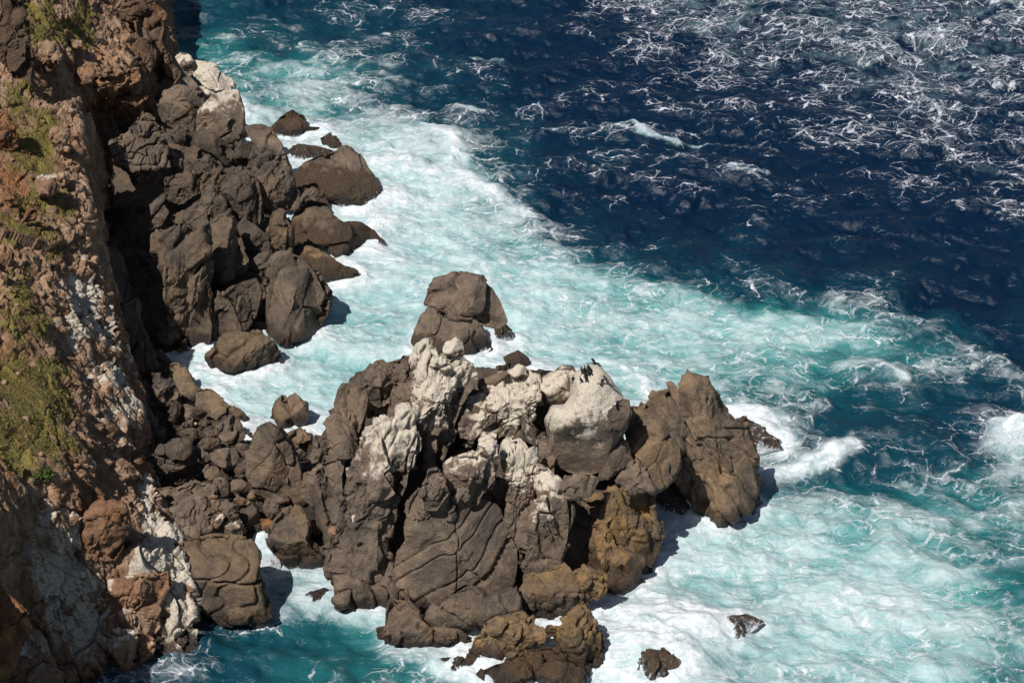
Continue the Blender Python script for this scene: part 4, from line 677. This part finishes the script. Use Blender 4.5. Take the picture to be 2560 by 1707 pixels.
# loose stones on the slopes
cand = np.concatenate([np.c_[cl[0], cl[3], cl[4], cl[1][:, 2], cl[2]], np.c_[cf[0], cf[3], cf[4], cf[1][:, 2], cf[2]]])
cand = cand[(cand[:, 3] > -20) & (cand[:, 3] < 330) & (cand[:, 4] > -10) & (cand[:, 4] < 1150) & (cand[:, 5] > .6) & (cand[:, 6] > .15)]
protos = []
for k in range(6):
    U, Q = cubesphere(10); R0 = np.random.default_rng(100 + k); X = U.copy() * np.array([1, R0.uniform(.6, .9), R0.uniform(.5, .8)])
    for j in range(9):
        nn = R0.normal(size=3); nn /= np.linalg.norm(nn); t = X @ nn; h = R0.uniform(.45, .7); X *= (1 / (1 + np.clip(t / h, 1e-3, None) ** 8) ** .125)[:, None]
    X = X + .06 * fbm((X * 2 + k).astype(f32), 3, k)[:, None] * U
    one = np.ones(len(X), f32); a = dict(guano=-one, ochre=one * 0, tone=one, weed=one * 0, wash=one * -.4, grass=one * 0)
    protos.append((X, Q, a))
pm = {}
def open_view(P, r):                                      # nothing stands in front of it
    P = np.asarray(P, float); qx, qy = to_px(P[None])
    if not (4 < qx[0] < PW - 4 and 4 < qy[0] < PH - 4): return False
    t = np.linalg.norm(P - np.array([0, 0, H])) - r * .6
    allv = [tv[m_].min() for (ax, ay, tv) in seen for m_ in [np.hypot(ax - qx[0], ay - qy[0]) < 5] if m_.any()]
    return (not allv) or t < min(allv)
seen += [(*to_px(S[0]), np.linalg.norm(S[0] - np.array([0, 0, H], f32), axis=1) - .0) for S in (cl,)]
def loose(name, mat, P, s, label, group, k, tone=1.0):
    key = (k, mat.name, round(tone, 1))
    if key not in pm:
        X, Q, a = protos[k]; a = dict(a); a['tone'] = a['tone'] * tone; o = mesh_obj(name, X, Q, mat, a); pm[key] = o
    else:
        o = pm[key].copy(); col.objects.link(o)
    o.location = [float(q) for q in P]; o.scale = (s, s, s); o.rotation_euler = (random.uniform(-.5, .5), random.uniform(-.5, .5), random.uniform(0, 6.28))
    return tag(o, label, 'stone', group)
for q in cand[rng.choice(len(cand), 90, replace=False)]:
    if not open_view(q[:3] + np.array([0, 0, .5]), .6): continue
    loose('stone', M_CLIFF, q[:3] + np.array([0, 0, .05]), rng.uniform(.16, .5) * (1.0 if rng.random() < .85 else 1.7), 'loose tan stone lying on the grassy cliff slope', 'loose stones on the cliff slope', rng.integers(6), rng.choice([.8, 1., 1.2]))
# bedrock under the shore boulders
SH = np.array([(180, 250), (520, 230), (600, 330), (650, 400), (670, 480), (720, 640), (730, 715), (640, 770), (480, 795), (400, 822), (440, 885), (545, 965), (620, 1000), (700, 1003), (780, 1020), (900, 1100), (900, 1330), (760, 1270), (650, 1240), (600, 1250), (590, 1400), (500, 1410), (430, 1390), (260, 1100), (180, 800)], float)
gx, gy = np.meshgrid(np.arange(150, 960, 3.2), np.arange(210, 1460, 4.0)); G = np.c_[gx.ravel(), gy.ravel()]
def sdist(G, P):
    dm = np.full(len(G), 1e9); ins = np.zeros(len(G), bool)
    for a, b in zip(P, np.roll(P, -1, 0)):
        ab = b - a; t = np.clip(((G - a) @ ab) / (ab @ ab), 0, 1); dm = np.minimum(dm, np.hypot(*(G - a - t[:, None] * ab).T))
        c = (a[1] > G[:, 1]) != (b[1] > G[:, 1]); ins ^= c & (G[:, 0] < (b[0] - a[0]) * (G[:, 1] - a[1]) / (b[1] - a[1] + 1e-9) + a[0])
    return np.where(ins, dm, -dm)
sdv = sdist(G, SH); up = np.interp(G[:, 1], [230, 700, 850], [6.0, 1.5, 0]) * sstep(0, 120, sdv)
zb_ = np.clip(sdv * .045 - .5, -3, 1.2) + up; V = at(G[:, 0] / .91875, G[:, 1] / .91875, zb_).astype(f32); Q = grid_quads(*gx.shape)[:, ::-1]; N = vnormals(V, Q)
if N[:, 2].mean() < 0: Q = Q[:, ::-1]; N = -N
V = V + N * (detail(V, N, .6, 77, ST['block'], 6.0) * .8)[:, None]
one = np.ones(len(V), f32)
o = mesh_obj('bedrock', V, Q, M_ROCK, dict(guano=-one, ochre=one * .15, tone=one * .62, weed=one * 0, wash=one * -.4), loc=(float(V[:, 0].mean()), float(V[:, 1].mean()), 0)); tag(o, kind='structure')  # bedrock toned dark, painting crevice shade into the gaps between boulders
foot.append(V[(V[:, 2] > -.6) & (V[:, 2] < .5)][:, :2])
# cobbles between the boulders
def inside(P, n):
    lo, hi = P.min(0), P.max(0); out = []
    while len(out) < n:
        q = rng.uniform(lo, hi)
        if sdist(q[None], P)[0] > 4: out.append(q)
    return np.array(out)
for poly, n, z0, z1, s0, s1, lab, grp in [
    ([(330, 930), (560, 975), (640, 1010), (560, 1100), (600, 1200), (480, 1130), (330, 1060)], 90, 1.0, 2.0, .2, .7, 'dark cobble lying between the shore boulders', 'dark cobbles of the shore'),
    ([(640, 1000), (750, 1010), (740, 1150), (740, 1190), (680, 1180), (600, 1120)], 30, 1.0, 1.9, .2, .6, 'dark cobble lying between the shore boulders', 'dark cobbles of the shore'),
    ([(370, 340), (540, 360), (560, 420), (480, 450), (400, 440)], 40, 6.5, 8.5, .3, .9, 'dark cobble in the headland rubble', 'dark cobbles of the headland')]:
    for q in inside(np.array(poly, float), n):
        P = at(q[0] / .91875, q[1] / .91875, rng.uniform(z0, z1)); sz_ = rng.uniform(s0, s1)
        if not open_view(P, sz_): continue
        loose('cobble', M_ROCK, P, sz_, lab, grp, rng.integers(6), rng.choice([.6, .8, 1.0]))
# ----------------------------------------------------------------- the sea
def axis(lo, hi, step, far, sides):
    core = np.arange(lo, hi + step, step); g = []; s = step; x = 0
    while x < far: s *= 1.35; x += s; g.append(x)
    g = np.array(g); parts = [core]
    if 'l' in sides: parts.insert(0, lo - g[::-1])
    if 'h' in sides: parts.append(core[-1] + g)
    return np.concatenate(parts)
xs = axis(-72, 100, .165, 9000, 'lh'); ys = axis(118, 312, .175, 12000, 'lh')
X, Y = np.meshgrid(xs, ys); shp = X.shape; x = X.ravel(); y = Y.ravel()
P0 = np.c_[x, y, np.zeros(len(x))]
wq = np.maximum(y * cp + H * sp, 20.0); fx = PW / 2 + FPX * x / wq; fy = PH / 2 - FPX * (y * sp - H * cp) / wq     # image-pixel coordinates of each sea point, to look up the foam and colour grids
fx = np.clip(fx * .91875, 0, 2351); fy = np.clip(fy * .91875, 0, 1567)
FO = """
0 0 0 1 1 1 1 1 2 3 2 1 1 3 5 8 7 7 6 7 7 7 7 7
0 0 1 1 1 3 4 5 4 3 2 1 1 1 2 4 6 7 6 7 7 7 7 6
4 4 4 4 4 6 6 6 5 3 3 3 2 2 4 5 3 3 4 6 6 7 6 6
5 5 5 5 5 6 8 9 9 9 6 4 3 3 4 4 3 3 3 4 5 5 6 5
6 6 6 6 6 7 8 9 9 9 7 4 2 2 2 2 2 2 2 3 4 4 5 6
7 7 7 7 7 7 8 9 9 9 9 8 6 3 1 1 1 1 0 1 1 1 2 3
7 7 7 7 7 7 7 8 8 8 7 8 7 7 5 3 2 2 1 1 1 1 0 0
7 7 7 7 7 7 7 6 6 7 8 8 8 7 7 6 6 6 6 6 5 4 2 1
8 8 8 8 9 8 7 6 6 7 8 9 9 7 7 6 5 5 4 4 4 5 4 3
8 8 8 8 8 9 8 8 8 9 9 9 9 8 7 6 6 5 3 2 2 2 2 3
8 8 8 8 8 9 9 9 9 9 9 9 9 9 9 9 8 7 5 3 2 0 1 5
8 8 8 8 8 8 9 9 9 9 9 9 9 9 9 8 7 6 5 3 3 4 5 5
7 7 7 7 7 7 7 7 8 8 9 9 9 9 9 8 8 7 7 6 6 7 5 3
5 5 5 5 5 6 6 6 7 8 9 9 9 9 9 8 8 8 8 8 8 7 4 3
2 2 2 2 2 2 2 3 4 6 8 9 9 9 8 7 6 6 8 8 8 7 6 5
1 1 1 1 1 0 1 1 2 4 6 8 9 9 9 9 7 6 6 7 7 6 6 5"""
TU = """
6 6 5 5 4 3 2 2 2 2 1 1 1 0 0 0 0 0 0 0 0 0 0 0
7 7 7 7 7 7 8 7 5 3 2 1 0 0 0 0 0 0 0 0 0 0 0 0
7 7 7 7 7 6 6 6 5 3 2 1 1 0 0 0 0 0 0 0 0 0 0 0
7 7 7 7 7 7 7 7 8 8 6 5 4 4 4 2 1 0 0 0 0 0 0 0
8 8 8 8 8 8 8 8 9 9 7 4 1 1 0 0 0 0 0 0 0 0 0 0
9 9 9 9 9 9 9 9 9 9 9 8 7 4 2 1 2 2 0 0 0 0 0 0
9 9 9 9 9 9 9 9 9 9 9 9 9 8 7 5 4 4 3 2 1 0 0 0
9 9 9 9 9 9 9 9 9 9 9 9 9 9 8 8 8 8 8 7 6 4 2 1
9 9 9 9 9 9 9 9 9 9 9 9 9 9 9 9 8 8 8 8 7 6 4 2
9 9 9 9 9 9 9 9 9 9 9 9 9 9 8 7 6 5 4 4 3 3 2 2
9 9 9 9 9 9 9 9 9 9 9 9 9 9 8 8 7 6 4 4 3 2 2 4
9 9 9 9 9 9 9 9 9 9 9 9 9 9 9 8 7 6 5 5 5 6 7 6
8 8 8 8 8 8 8 9 9 9 9 9 9 9 9 9 9 9 9 9 9 8 7 6
6 6 6 6 6 7 7 8 9 9 9 9 9 9 9 9 9 9 9 9 9 9 7 6
3 3 3 3 3 4 5 6 6 7 8 9 9 9 9 8 8 7 8 9 9 8 8 7
3 3 3 3 4 4 5 5 6 7 7 8 9 9 9 9 8 7 8 9 9 9 8 7"""
def image_grid(txt, cx, cy):  # samples values judged by eye on a grid over the image frame
    g = np.array([[float(v) for v in r.split()] for r in txt.strip().split('\n')]) / 9
    g = np.pad(g, 2, 'edge'); u = cx / 98 - .5 + 2; v = cy / 98 - .5 + 2
    i = np.floor(v).astype(int); j = np.floor(u).astype(int); fv, fu = v - i, u - j
    out = np.zeros(len(cx))
    def w(t, k):                                             # cubic B-spline: smooth between the cells of the image grid
        return {-1: (1 - t) ** 3 / 6, 0: (3 * t ** 3 - 6 * t ** 2 + 4) / 6, 1: (-3 * t ** 3 + 3 * t ** 2 + 3 * t + 1) / 6, 2: t ** 3 / 6}[k]
    for a in (-1, 0, 1, 2):
        for b in (-1, 0, 1, 2):
            out += w(fv, a) * w(fu, b) * g[np.clip(i + a, 0, g.shape[0] - 1), np.clip(j + b, 0, g.shape[1] - 1)]
    return out
wx = fbm(np.c_[x / 9, y / 9, x * 0].astype(f32), 4, 50, .6); wy = fbm(np.c_[x / 9, y / 9, x * 0 + 9].astype(f32), 4, 51, .6)
jx, jy = fx + wx * 75, fy + wy * 50
foam = image_grid(FO, jx, jy); turq = image_grid(TU, jx, jy)
# the sharp outer edge of the milky plume
pe = V2p = at(pts('V', '1150,505 1290,560 1450,605 1560,640 1700,668 1950,690 2120,716 2260,770 2352,840 2500,960')[:, 0], pts('V', '1150,505 1290,560 1450,605 1560,640 1700,668 1950,690 2120,716 2260,770 2352,840 2500,960')[:, 1], 0.0)
yc = np.interp(x, pe[:, 0], pe[:, 1]); sdp = (yc - y) + 4.5 * wx + 3.0 * wy; ew = np.interp(x, pe[:, 0], np.linspace(11, 4, len(pe))); rng_ = sstep(pe[0, 0], pe[0, 0] + 8, x) * (1 - sstep(pe[-1, 0] - 6, pe[-1, 0], x))
out_ = 1 - sstep(-ew, ew, sdp); near_ = np.exp(-((sdp - 5) / 7) ** 2) * (sdp > -1)
turq = turq * (1 - .62 * rng_ * out_) + .22 * rng_ * near_ * (1 - out_); foam = foam * (1 - .5 * rng_ * out_ * np.exp(-(np.minimum(sdp, 0) / 14) ** 2)) + .10 * rng_ * near_
# lines of breaking crests: (photo polyline, half width m, foam, height)
h = np.zeros(len(x)); V2 = lambda s: at(pts('V', s)[:, 0], pts('V', s)[:, 1], 0.0)[:, :2]
def polyd(L):
    d = np.full(len(x), 1e9)
    m = (x > L[:, 0].min() - 12) & (x < L[:, 0].max() + 12) & (y > L[:, 1].min() - 12) & (y < L[:, 1].max() + 12); q = np.c_[x[m], y[m]]; dd = np.full(len(q), 1e9)
    for a, b in zip(L[:-1], L[1:]):
        ab = b - a; t = np.clip(((q - a) @ ab) / (ab @ ab), 0, 1); dd = np.minimum(dd, np.hypot(*(q - a - t[:, None] * ab).T))
    d[m] = dd; return d
for s, wd, fo, hh in [('1475,315 1510,325 1545,333', .9, 1.0, .5), ('1545,333 1620,332 1700,345 1785,349', .5, .55, .5), ('1250,312 1330,310 1400,308 1445,300 1475,315', .5, .55, .6), ('1050,243 1110,256', .6, .6, .3),
      ('1085,130 1120,133 1155,132', .5, .7, .2), ('1680,400 1750,403', .5, .7, .3), ('1720,1082 1780,1084 1840,1078 1900,1062 1955,1030', 1.0, .9, .5), ('1690,955 1740,965 1790,1000 1800,1030', 1.2, .9, .5),
      ('985,300 1040,330 1060,370 1000,400 1080,420 1160,470 1230,500', 1.3, .6, .7), ('1990,830 2080,880', .4, .5, .1), ('880,500 850,560 800,610', 1.2, .8, .4), ('1480,1100 1560,1190 1640,1210 1740,1160', 1.0, .6, .3),
      ('1350,1400 1450,1390 1560,1420 1620,1480', 1.4, .7, .6), ('1440,1500 1420,1470 1450,1440 1520,1420 1580,1470 1590,1520', 1.2, .9, .6), ('1395,830 1480,880 1500,930', .9, .5, .2)]:
    d = polyd(V2(s)) + .8 * wx + .5 * wy; foam += 1.2 * fo * np.exp(-(d / wd) ** 2); h += hh * np.exp(-(d / (wd * 2.2)) ** 2)
for px, py, rx, ry, hh, fo in [(2335, 1010, 3.2, 2.4, 2.6, 1.2), (940, 340, 6, 5, .8, .3), (900, 470, 4, 5, .6, .3), (1500, 1490, 4.5, 3.5, 1.5, .6), (1640, 1440, 2.6, 2, .8, .2), (1580, 1170, 2, 1.5, .8, .5), (1760, 1010, 3, 1.6, .6, .4), (1145, 780, 1.2, 2, .9, .7), (1430, 315, 4, 3, .8, 0)]:
    c = at(px / .91875, py / .91875, 0.0); e = np.exp(-(((x - c[0]) / rx) ** 2 + ((y - c[1]) / ry) ** 2)); h += hh * e * (1 + .5 * wx); foam += fo * e
# surf around every rock that meets the sea
fp = np.concatenate(foot); cs = .5; ox, oy = -75.0, 115.0; W_, H_ = 360, 420
occ = np.zeros((H_, W_), bool); ii = ((fp[:, 1] - oy) / cs).astype(int); jj = ((fp[:, 0] - ox) / cs).astype(int); ok = (ii >= 0) & (ii < H_) & (jj >= 0) & (jj < W_); occ[ii[ok], jj[ok]] = True
dist = np.where(occ, 0.0, 99.0)
for it in range(14):
    p = np.pad(dist, 1, constant_values=99.0); dist = np.minimum.reduce([dist, p[:-2, 1:-1] + cs, p[2:, 1:-1] + cs, p[1:-1, :-2] + cs, p[1:-1, 2:] + cs, p[:-2, :-2] + cs * 1.41, p[2:, 2:] + cs * 1.41, p[:-2, 2:] + cs * 1.41, p[2:, :-2] + cs * 1.41])
ci = np.clip((y - oy) / cs - .5, 0, H_ - 2); cj = np.clip((x - ox) / cs - .5, 0, W_ - 2); i0 = ci.astype(int); j0 = cj.astype(int); a, b = ci - i0, cj - j0
rd = dist[i0, j0] * (1 - a) * (1 - b) + dist[i0 + 1, j0] * a * (1 - b) + dist[i0, j0 + 1] * (1 - a) * b + dist[i0 + 1, j0 + 1] * a * b
rd = np.where((x < ox) | (x > ox + W_ * cs - 1) | (y < oy) | (y > oy + H_ * cs - 1), 99, rd)
foam += (.34 + .25 * foam) * np.exp(-(np.maximum(rd + .9 * wx, 0) / 1.2) ** 2); h += .25 * np.exp(-(rd / 1.5) ** 2)
# chop
wr = np.random.default_rng(3); calm = 1 - .35 * sstep(.3, .9, turq); chop = np.zeros(len(x))
for k in range(56):
    lam = 1.3 * (15 / 1.3) ** wr.random(); ang = math.radians(-100 + wr.normal() * 40); kx, ky = math.cos(ang) * 2 * math.pi / lam, math.sin(ang) * 2 * math.pi / lam
    ph = x * kx + y * ky + wr.uniform(0, 6.28) + 1.3 * wx; s = np.sin(ph); chop += .0075 * lam * (s + .4 * np.cos(2 * ph))
crest = np.clip(chop / chop.std(), -2.5, 2.8); h += calm * chop
for lam, ang, am in [(34, -80, .5), (26, -97, .35), (19, -110, .26)]:
    a_ = math.radians(ang); ph = (x * math.cos(a_) + y * math.sin(a_)) * 2 * math.pi / lam + 2.2 * wx; h += am * (1 - .6 * turq) * (np.sin(ph) + .3 * np.cos(2 * ph))
h += .34 * np.clip(foam, 0, 1) * fbm(np.c_[x / 3.4, y / 2.4, x * 0].astype(f32), 4, 67, .55, ridge=True)
h += .12 * np.clip(foam, 0, 1) * fbm(np.c_[x / 1.1, y / .8, x * 0].astype(f32), 4, 61, .6)
far = np.maximum(np.abs(x - 14) - 90, 0) + np.maximum(np.abs(y - 215) - 105, 0); fade = np.exp(-(far / 40) ** 2); h *= fade
foam = np.clip(foam, 0, 1.4) * (.25 + .75 * fade); turq *= (.2 + .8 * fade)
milk = np.clip(foam * .75 + turq * .25 - .1, 0, 1.2)
so = mesh_obj('sea', np.c_[x, y, h], grid_quads(*shp), M_WATER, dict(foam=foam, turq=turq, milk=milk, crest=crest)); tag(so, kind='structure')

# spray thrown up where the swell strikes the rocks: small drops, one mass
M_SPRAY = plain('spray_drops', (.80, .83, .86), .6, .05)
D_ = []
sr = np.random.default_rng(9)
for s, n, up, wd in [('870,600 890,560 870,500', 1500, .9, .8), ('860,440 875,470 850,490', 1200, .9, .7), ('780,330 830,350', 700, .7, .7), ('1715,985 1770,1010 1740,1060', 1600, .9, 1.0), ('1540,1175 1580,1190 1620,1215', 1800, 1.0, .6), ('1350,1390 1385,1430 1395,1520', 1500, .8, .8),
      ('1430,1510 1440,1450 1510,1425 1580,1470', 2600, 1.0, .9), ('1125,770 1150,800', 900, 1.0, .5), ('2300,1000 2350,1030', 2600, 1.8, 1.3), ('1180,1550 1300,1560', 700, .5, .8), ('650,790 690,760', 400, .4, .5), ('960,320 1020,350', 1000, .7, 1.5)]:
    L = V2(s); k = sr.integers(0, len(L) - 1, n); t = sr.random((n, 1)); P = L[k] * (1 - t) + L[k + 1] * t + sr.normal(size=(n, 2)) * wd
    D_.append(np.c_[P, .25 + np.abs(sr.normal(size=n)) * up * .55])
D_ = np.concatenate(D_); a1 = sr.normal(size=D_.shape); a1 /= np.linalg.norm(a1, axis=1, keepdims=True); a2 = np.cross(a1, sr.normal(size=D_.shape)); a2 /= np.linalg.norm(a2, axis=1, keepdims=True); a3 = np.cross(a1, a2)
r_ = (.022 + .035 * sr.random((len(D_), 1)) ** 2)
Vt = np.stack([D_ + a1 * r_, D_ - a1 * r_ * .5 + a2 * r_, D_ - a1 * r_ * .5 - a2 * r_ * .6 + a3 * r_, D_ - a1 * r_ * .5 - a2 * r_ * .6 - a3 * r_], 1).reshape(-1, 3)
b4 = np.arange(len(D_))[:, None] * 4; Ft = np.concatenate([b4 + np.array(q) for q in ((0, 1, 2), (0, 2, 3), (0, 3, 1), (1, 3, 2))])
tag(mesh_obj('spray', Vt, Ft, M_SPRAY, smooth=False), 'fine white spray drifting off the rocks where swell breaks', kind='stuff')
# ----------------------------------------------------------------- birds
def tube(chain, n=8):
    V, F = [], []
    C = [np.array(c[:3], float) for c in chain]; r = [c[3] for c in chain]; sq = [c[4] if len(c) > 4 else 1 for c in chain]
    for k, c in enumerate(C):
        d = C[min(k + 1, len(C) - 1)] - C[max(k - 1, 0)]; d /= np.linalg.norm(d); s = np.array([1.0, 0, 0]); u = np.cross(s, d); u /= np.linalg.norm(u) + 1e-9
        for j in range(n):
            a = 2 * math.pi * j / n; V.append(c + s * math.cos(a) * r[k] * sq[k] + u * math.sin(a) * r[k])
    for k in range(len(C) - 1):
        for j in range(n): F.append((k * n + j, k * n + (j + 1) % n, (k + 1) * n + (j + 1) % n, (k + 1) * n + j))
    return V, F
def bird_mesh(flying):
    if not flying:      # upright cormorant: tail, body, S-neck, head, bill; wings folded along the back
        V, F = tube([(0, -.34, .06, .01, 4), (0, -.2, .16, .05, 1.6), (0, -.08, .26, .12), (0, .02, .40, .15), (0, .09, .54, .12), (0, .13, .64, .06), (0, .10, .74, .045), (0, .11, .84, .045), (0, .15, .885, .052), (0, .21, .885, .03), (0, .30, .89, .012), (0, .34, .88, .004)], 10)
        for s in (-1, 1):                                   # webbed legs
            b = len(V); v, f = tube([(s * .06, .0, .30, .05), (s * .06, .0, .10, .025), (s * .06, .01, .02, .02), (s * .06, .12, .005, .03, 1.8)], 6); V += v; F += [tuple(q + b for q in t) for t in f]
    else:
        V, F = tube([(0, -.45, .0, .01, 5), (0, -.25, .0, .06, 1.5), (0, -.05, 0, .11), (0, .12, .0, .10), (0, .28, .02, .05), (0, .42, .05, .04), (0, .50, .06, .05), (0, .58, .055, .02), (0, .66, .05, .004)], 10)
        for s in (-1, 1):
            b = len(V); prof = [(.06, .16, -.10, 0.0), (.30, .20, -.12, .14), (.52, .14, -.14, .16), (.72, .0, -.18, .10)]
            for (xx, yf, yb, zz) in prof: V += [np.array([s * xx, yf, zz + .012]), np.array([s * xx, yb, zz + .012]), np.array([s * xx, yb, zz - .012]), np.array([s * xx, yf, zz - .012])]
            for k in range(3):
                for j in range(4): F.append((b + k * 4 + j, b + k * 4 + (j + 1) % 4, b + k * 4 + 4 + (j + 1) % 4, b + k * 4 + 4 + j))
            F.append((b + 12, b + 13, b + 14, b + 15))
    return np.array(V), np.array(F)
dv = built['dome']; dpx, dpy = to_px(dv); ddep = np.linalg.norm(dv - np.array([0, 0, H]), axis=1)
def on_dome(p):
    q = (np.hypot(dpx - p[0], dpy - p[1]) < 6); idx = np.nonzero(q)[0]
    if not len(idx): idx = np.argsort(np.hypot(dpx - p[0], dpy - p[1]))[:5]
    return dv[idx[ddep[idx].argmin()]]
proto = {}
def bird(kpos, label, rz, flying=False, sc=1.0, z=None, tilt=0):
    p = pts('K', kpos)[0]
    loc = on_dome(p) if z is None else at(p[0], p[1], z)
    if flying not in proto: V, F = bird_mesh(flying); o = mesh_obj('cormorant', V, F, M_BIRD); proto[flying] = o
    else: o = proto[flying].copy(); col.objects.link(o)
    o.location = [float(v) for v in loc]; o.rotation_euler = (math.radians(tilt), 0, math.radians(rz)); o.scale = (sc,) * 3
    tag(o, label, 'bird', 'black birds on the white dome')
bird('1028,545', 'black bird at the upper left of the resting huddle', 60)
bird('1090,570', 'black bird in the middle of the huddle, turned to the sea', 80)
bird('1125,620', 'black bird just below the middle of the resting huddle', 40)
bird('1175,545', 'tallest black bird, standing at the upper right of the huddle', 100, sc=1.15)
bird('1188,585', 'black bird close behind the tallest one', 60, sc=.9)
bird('1058,650', 'black bird at the left edge of the huddle', 75)
bird('1088,672', 'black bird pressed between its neighbours low in the huddle', 110, sc=.9)
bird('1122,712', 'lowest black bird of the resting huddle', 60)
bird('1008,735', 'lone black bird left below the huddle', 80, sc=.85)
bird('800,775', 'black bird apart from the others at the cleft between the two domes', 170, sc=1.1)
bird('1505,805', 'black bird flying low over the right cheek of the dome', 80, True, z=22.2, tilt=-10)
bird('1340,350', 'black bird in flight above the dome with wings spread', 120, True, z=23.5, sc=1.1, tilt=15)
# ----------------------------------------------------------------- grass tufts and shrubs on the cliff
def blades(P, N, n, hgt, wid, seed, spread):
    R0 = np.random.default_rng(seed); k = len(P); B = np.repeat(P, n, 0) + R0.normal(size=(k * n, 3)) * np.array([spread, spread, .02]); ax = R0.normal(size=(k * n, 3)); ax[:, 2] = 0; ax /= np.linalg.norm(ax, axis=1, keepdims=True)
    tip = np.array([0, 0, 1.0]) * (hgt * R0.uniform(.5, 1.2, k * n))[:, None] + R0.normal(size=(k * n, 3)) * hgt * .45
    V = np.stack([B - ax * wid, B + ax * wid, B + tip], 1).reshape(-1, 3); return V, np.arange(len(V)).reshape(-1, 3)
allP = np.concatenate([np.c_[cl[0], cl[2], cl[1][:, 2], cl[3], cl[4]], np.c_[cf[0], cf[2], cf[1][:, 2], cf[3], cf[4]]])
gp = allP[(allP[:, 3] > .45) & (allP[:, 5] > -30) & (allP[:, 5] < 340)]; gp = gp[rng.choice(len(gp), min(8000, len(gp)), replace=False)]
V, F = blades(gp[:, :3], None, 5, .13, .045, 5, .22)
o = mesh_obj('grass', V, F, M_GRASS, smooth=False); tag(o, 'short olive and straw coloured grass tufts on the cliff ledges', kind='stuff')
for (px, py, z, r, lab) in [(52, 530, 45.8, 2.1, 'bright green rounded shrub beside the mustard lichened rock'), (12, 555, 47.2, 1.5, 'low olive shrub at the left edge of the slope'), (112, 790, 40.5, .8, 'dark green shrub in a crack of the white crag'), (128, 885, 40.2, .7, 'small green shrub at the foot of the white crag'), (98, 1095, 40.2, .9, 'green shrub hanging at the edge of the shaded wall')]:
    q = allP[np.argsort(np.hypot(allP[:, 5] - px, allP[:, 6] - py))[:12]]; c = q[:, :3].mean(0)
    e = bpy.data.objects.new('shrub', None); col.objects.link(e); e.location = [float(v) for v in c]; tag(e, lab, 'shrub')
    R0 = np.random.default_rng(int(px)); n = int(900 * r); cl_ = R0.normal(size=(14, 3)) * np.array([.5, .5, .28]) * r + np.array([0, 0, .35 * r])
    pt = cl_[R0.integers(0, 14, n)] + R0.normal(size=(n, 3)) * .2 * r; a1 = R0.normal(size=(n, 3)) * .075; a2 = R0.normal(size=(n, 3)) * .075
    V = np.stack([pt - a1, pt + a2, pt + a1, pt - a2], 1).reshape(-1, 3); fo = mesh_obj('foliage', V, np.arange(len(V)).reshape(-1, 4), M_LEAF, smooth=False); fo.parent = e
    V, F = [], []
    for k in range(5):
        b = len(V); v, f = tube([(0, 0, -.3, .05), tuple(cl_[k] * .5 + np.array([.01, 0, 0])) + (.035,), tuple(cl_[k]) + (.012,)], 6); V += v; F += [tuple(i + b for i in t) for t in f]
    st = mesh_obj('stem', np.array(V), np.array(F), M_STEM); st.parent = e
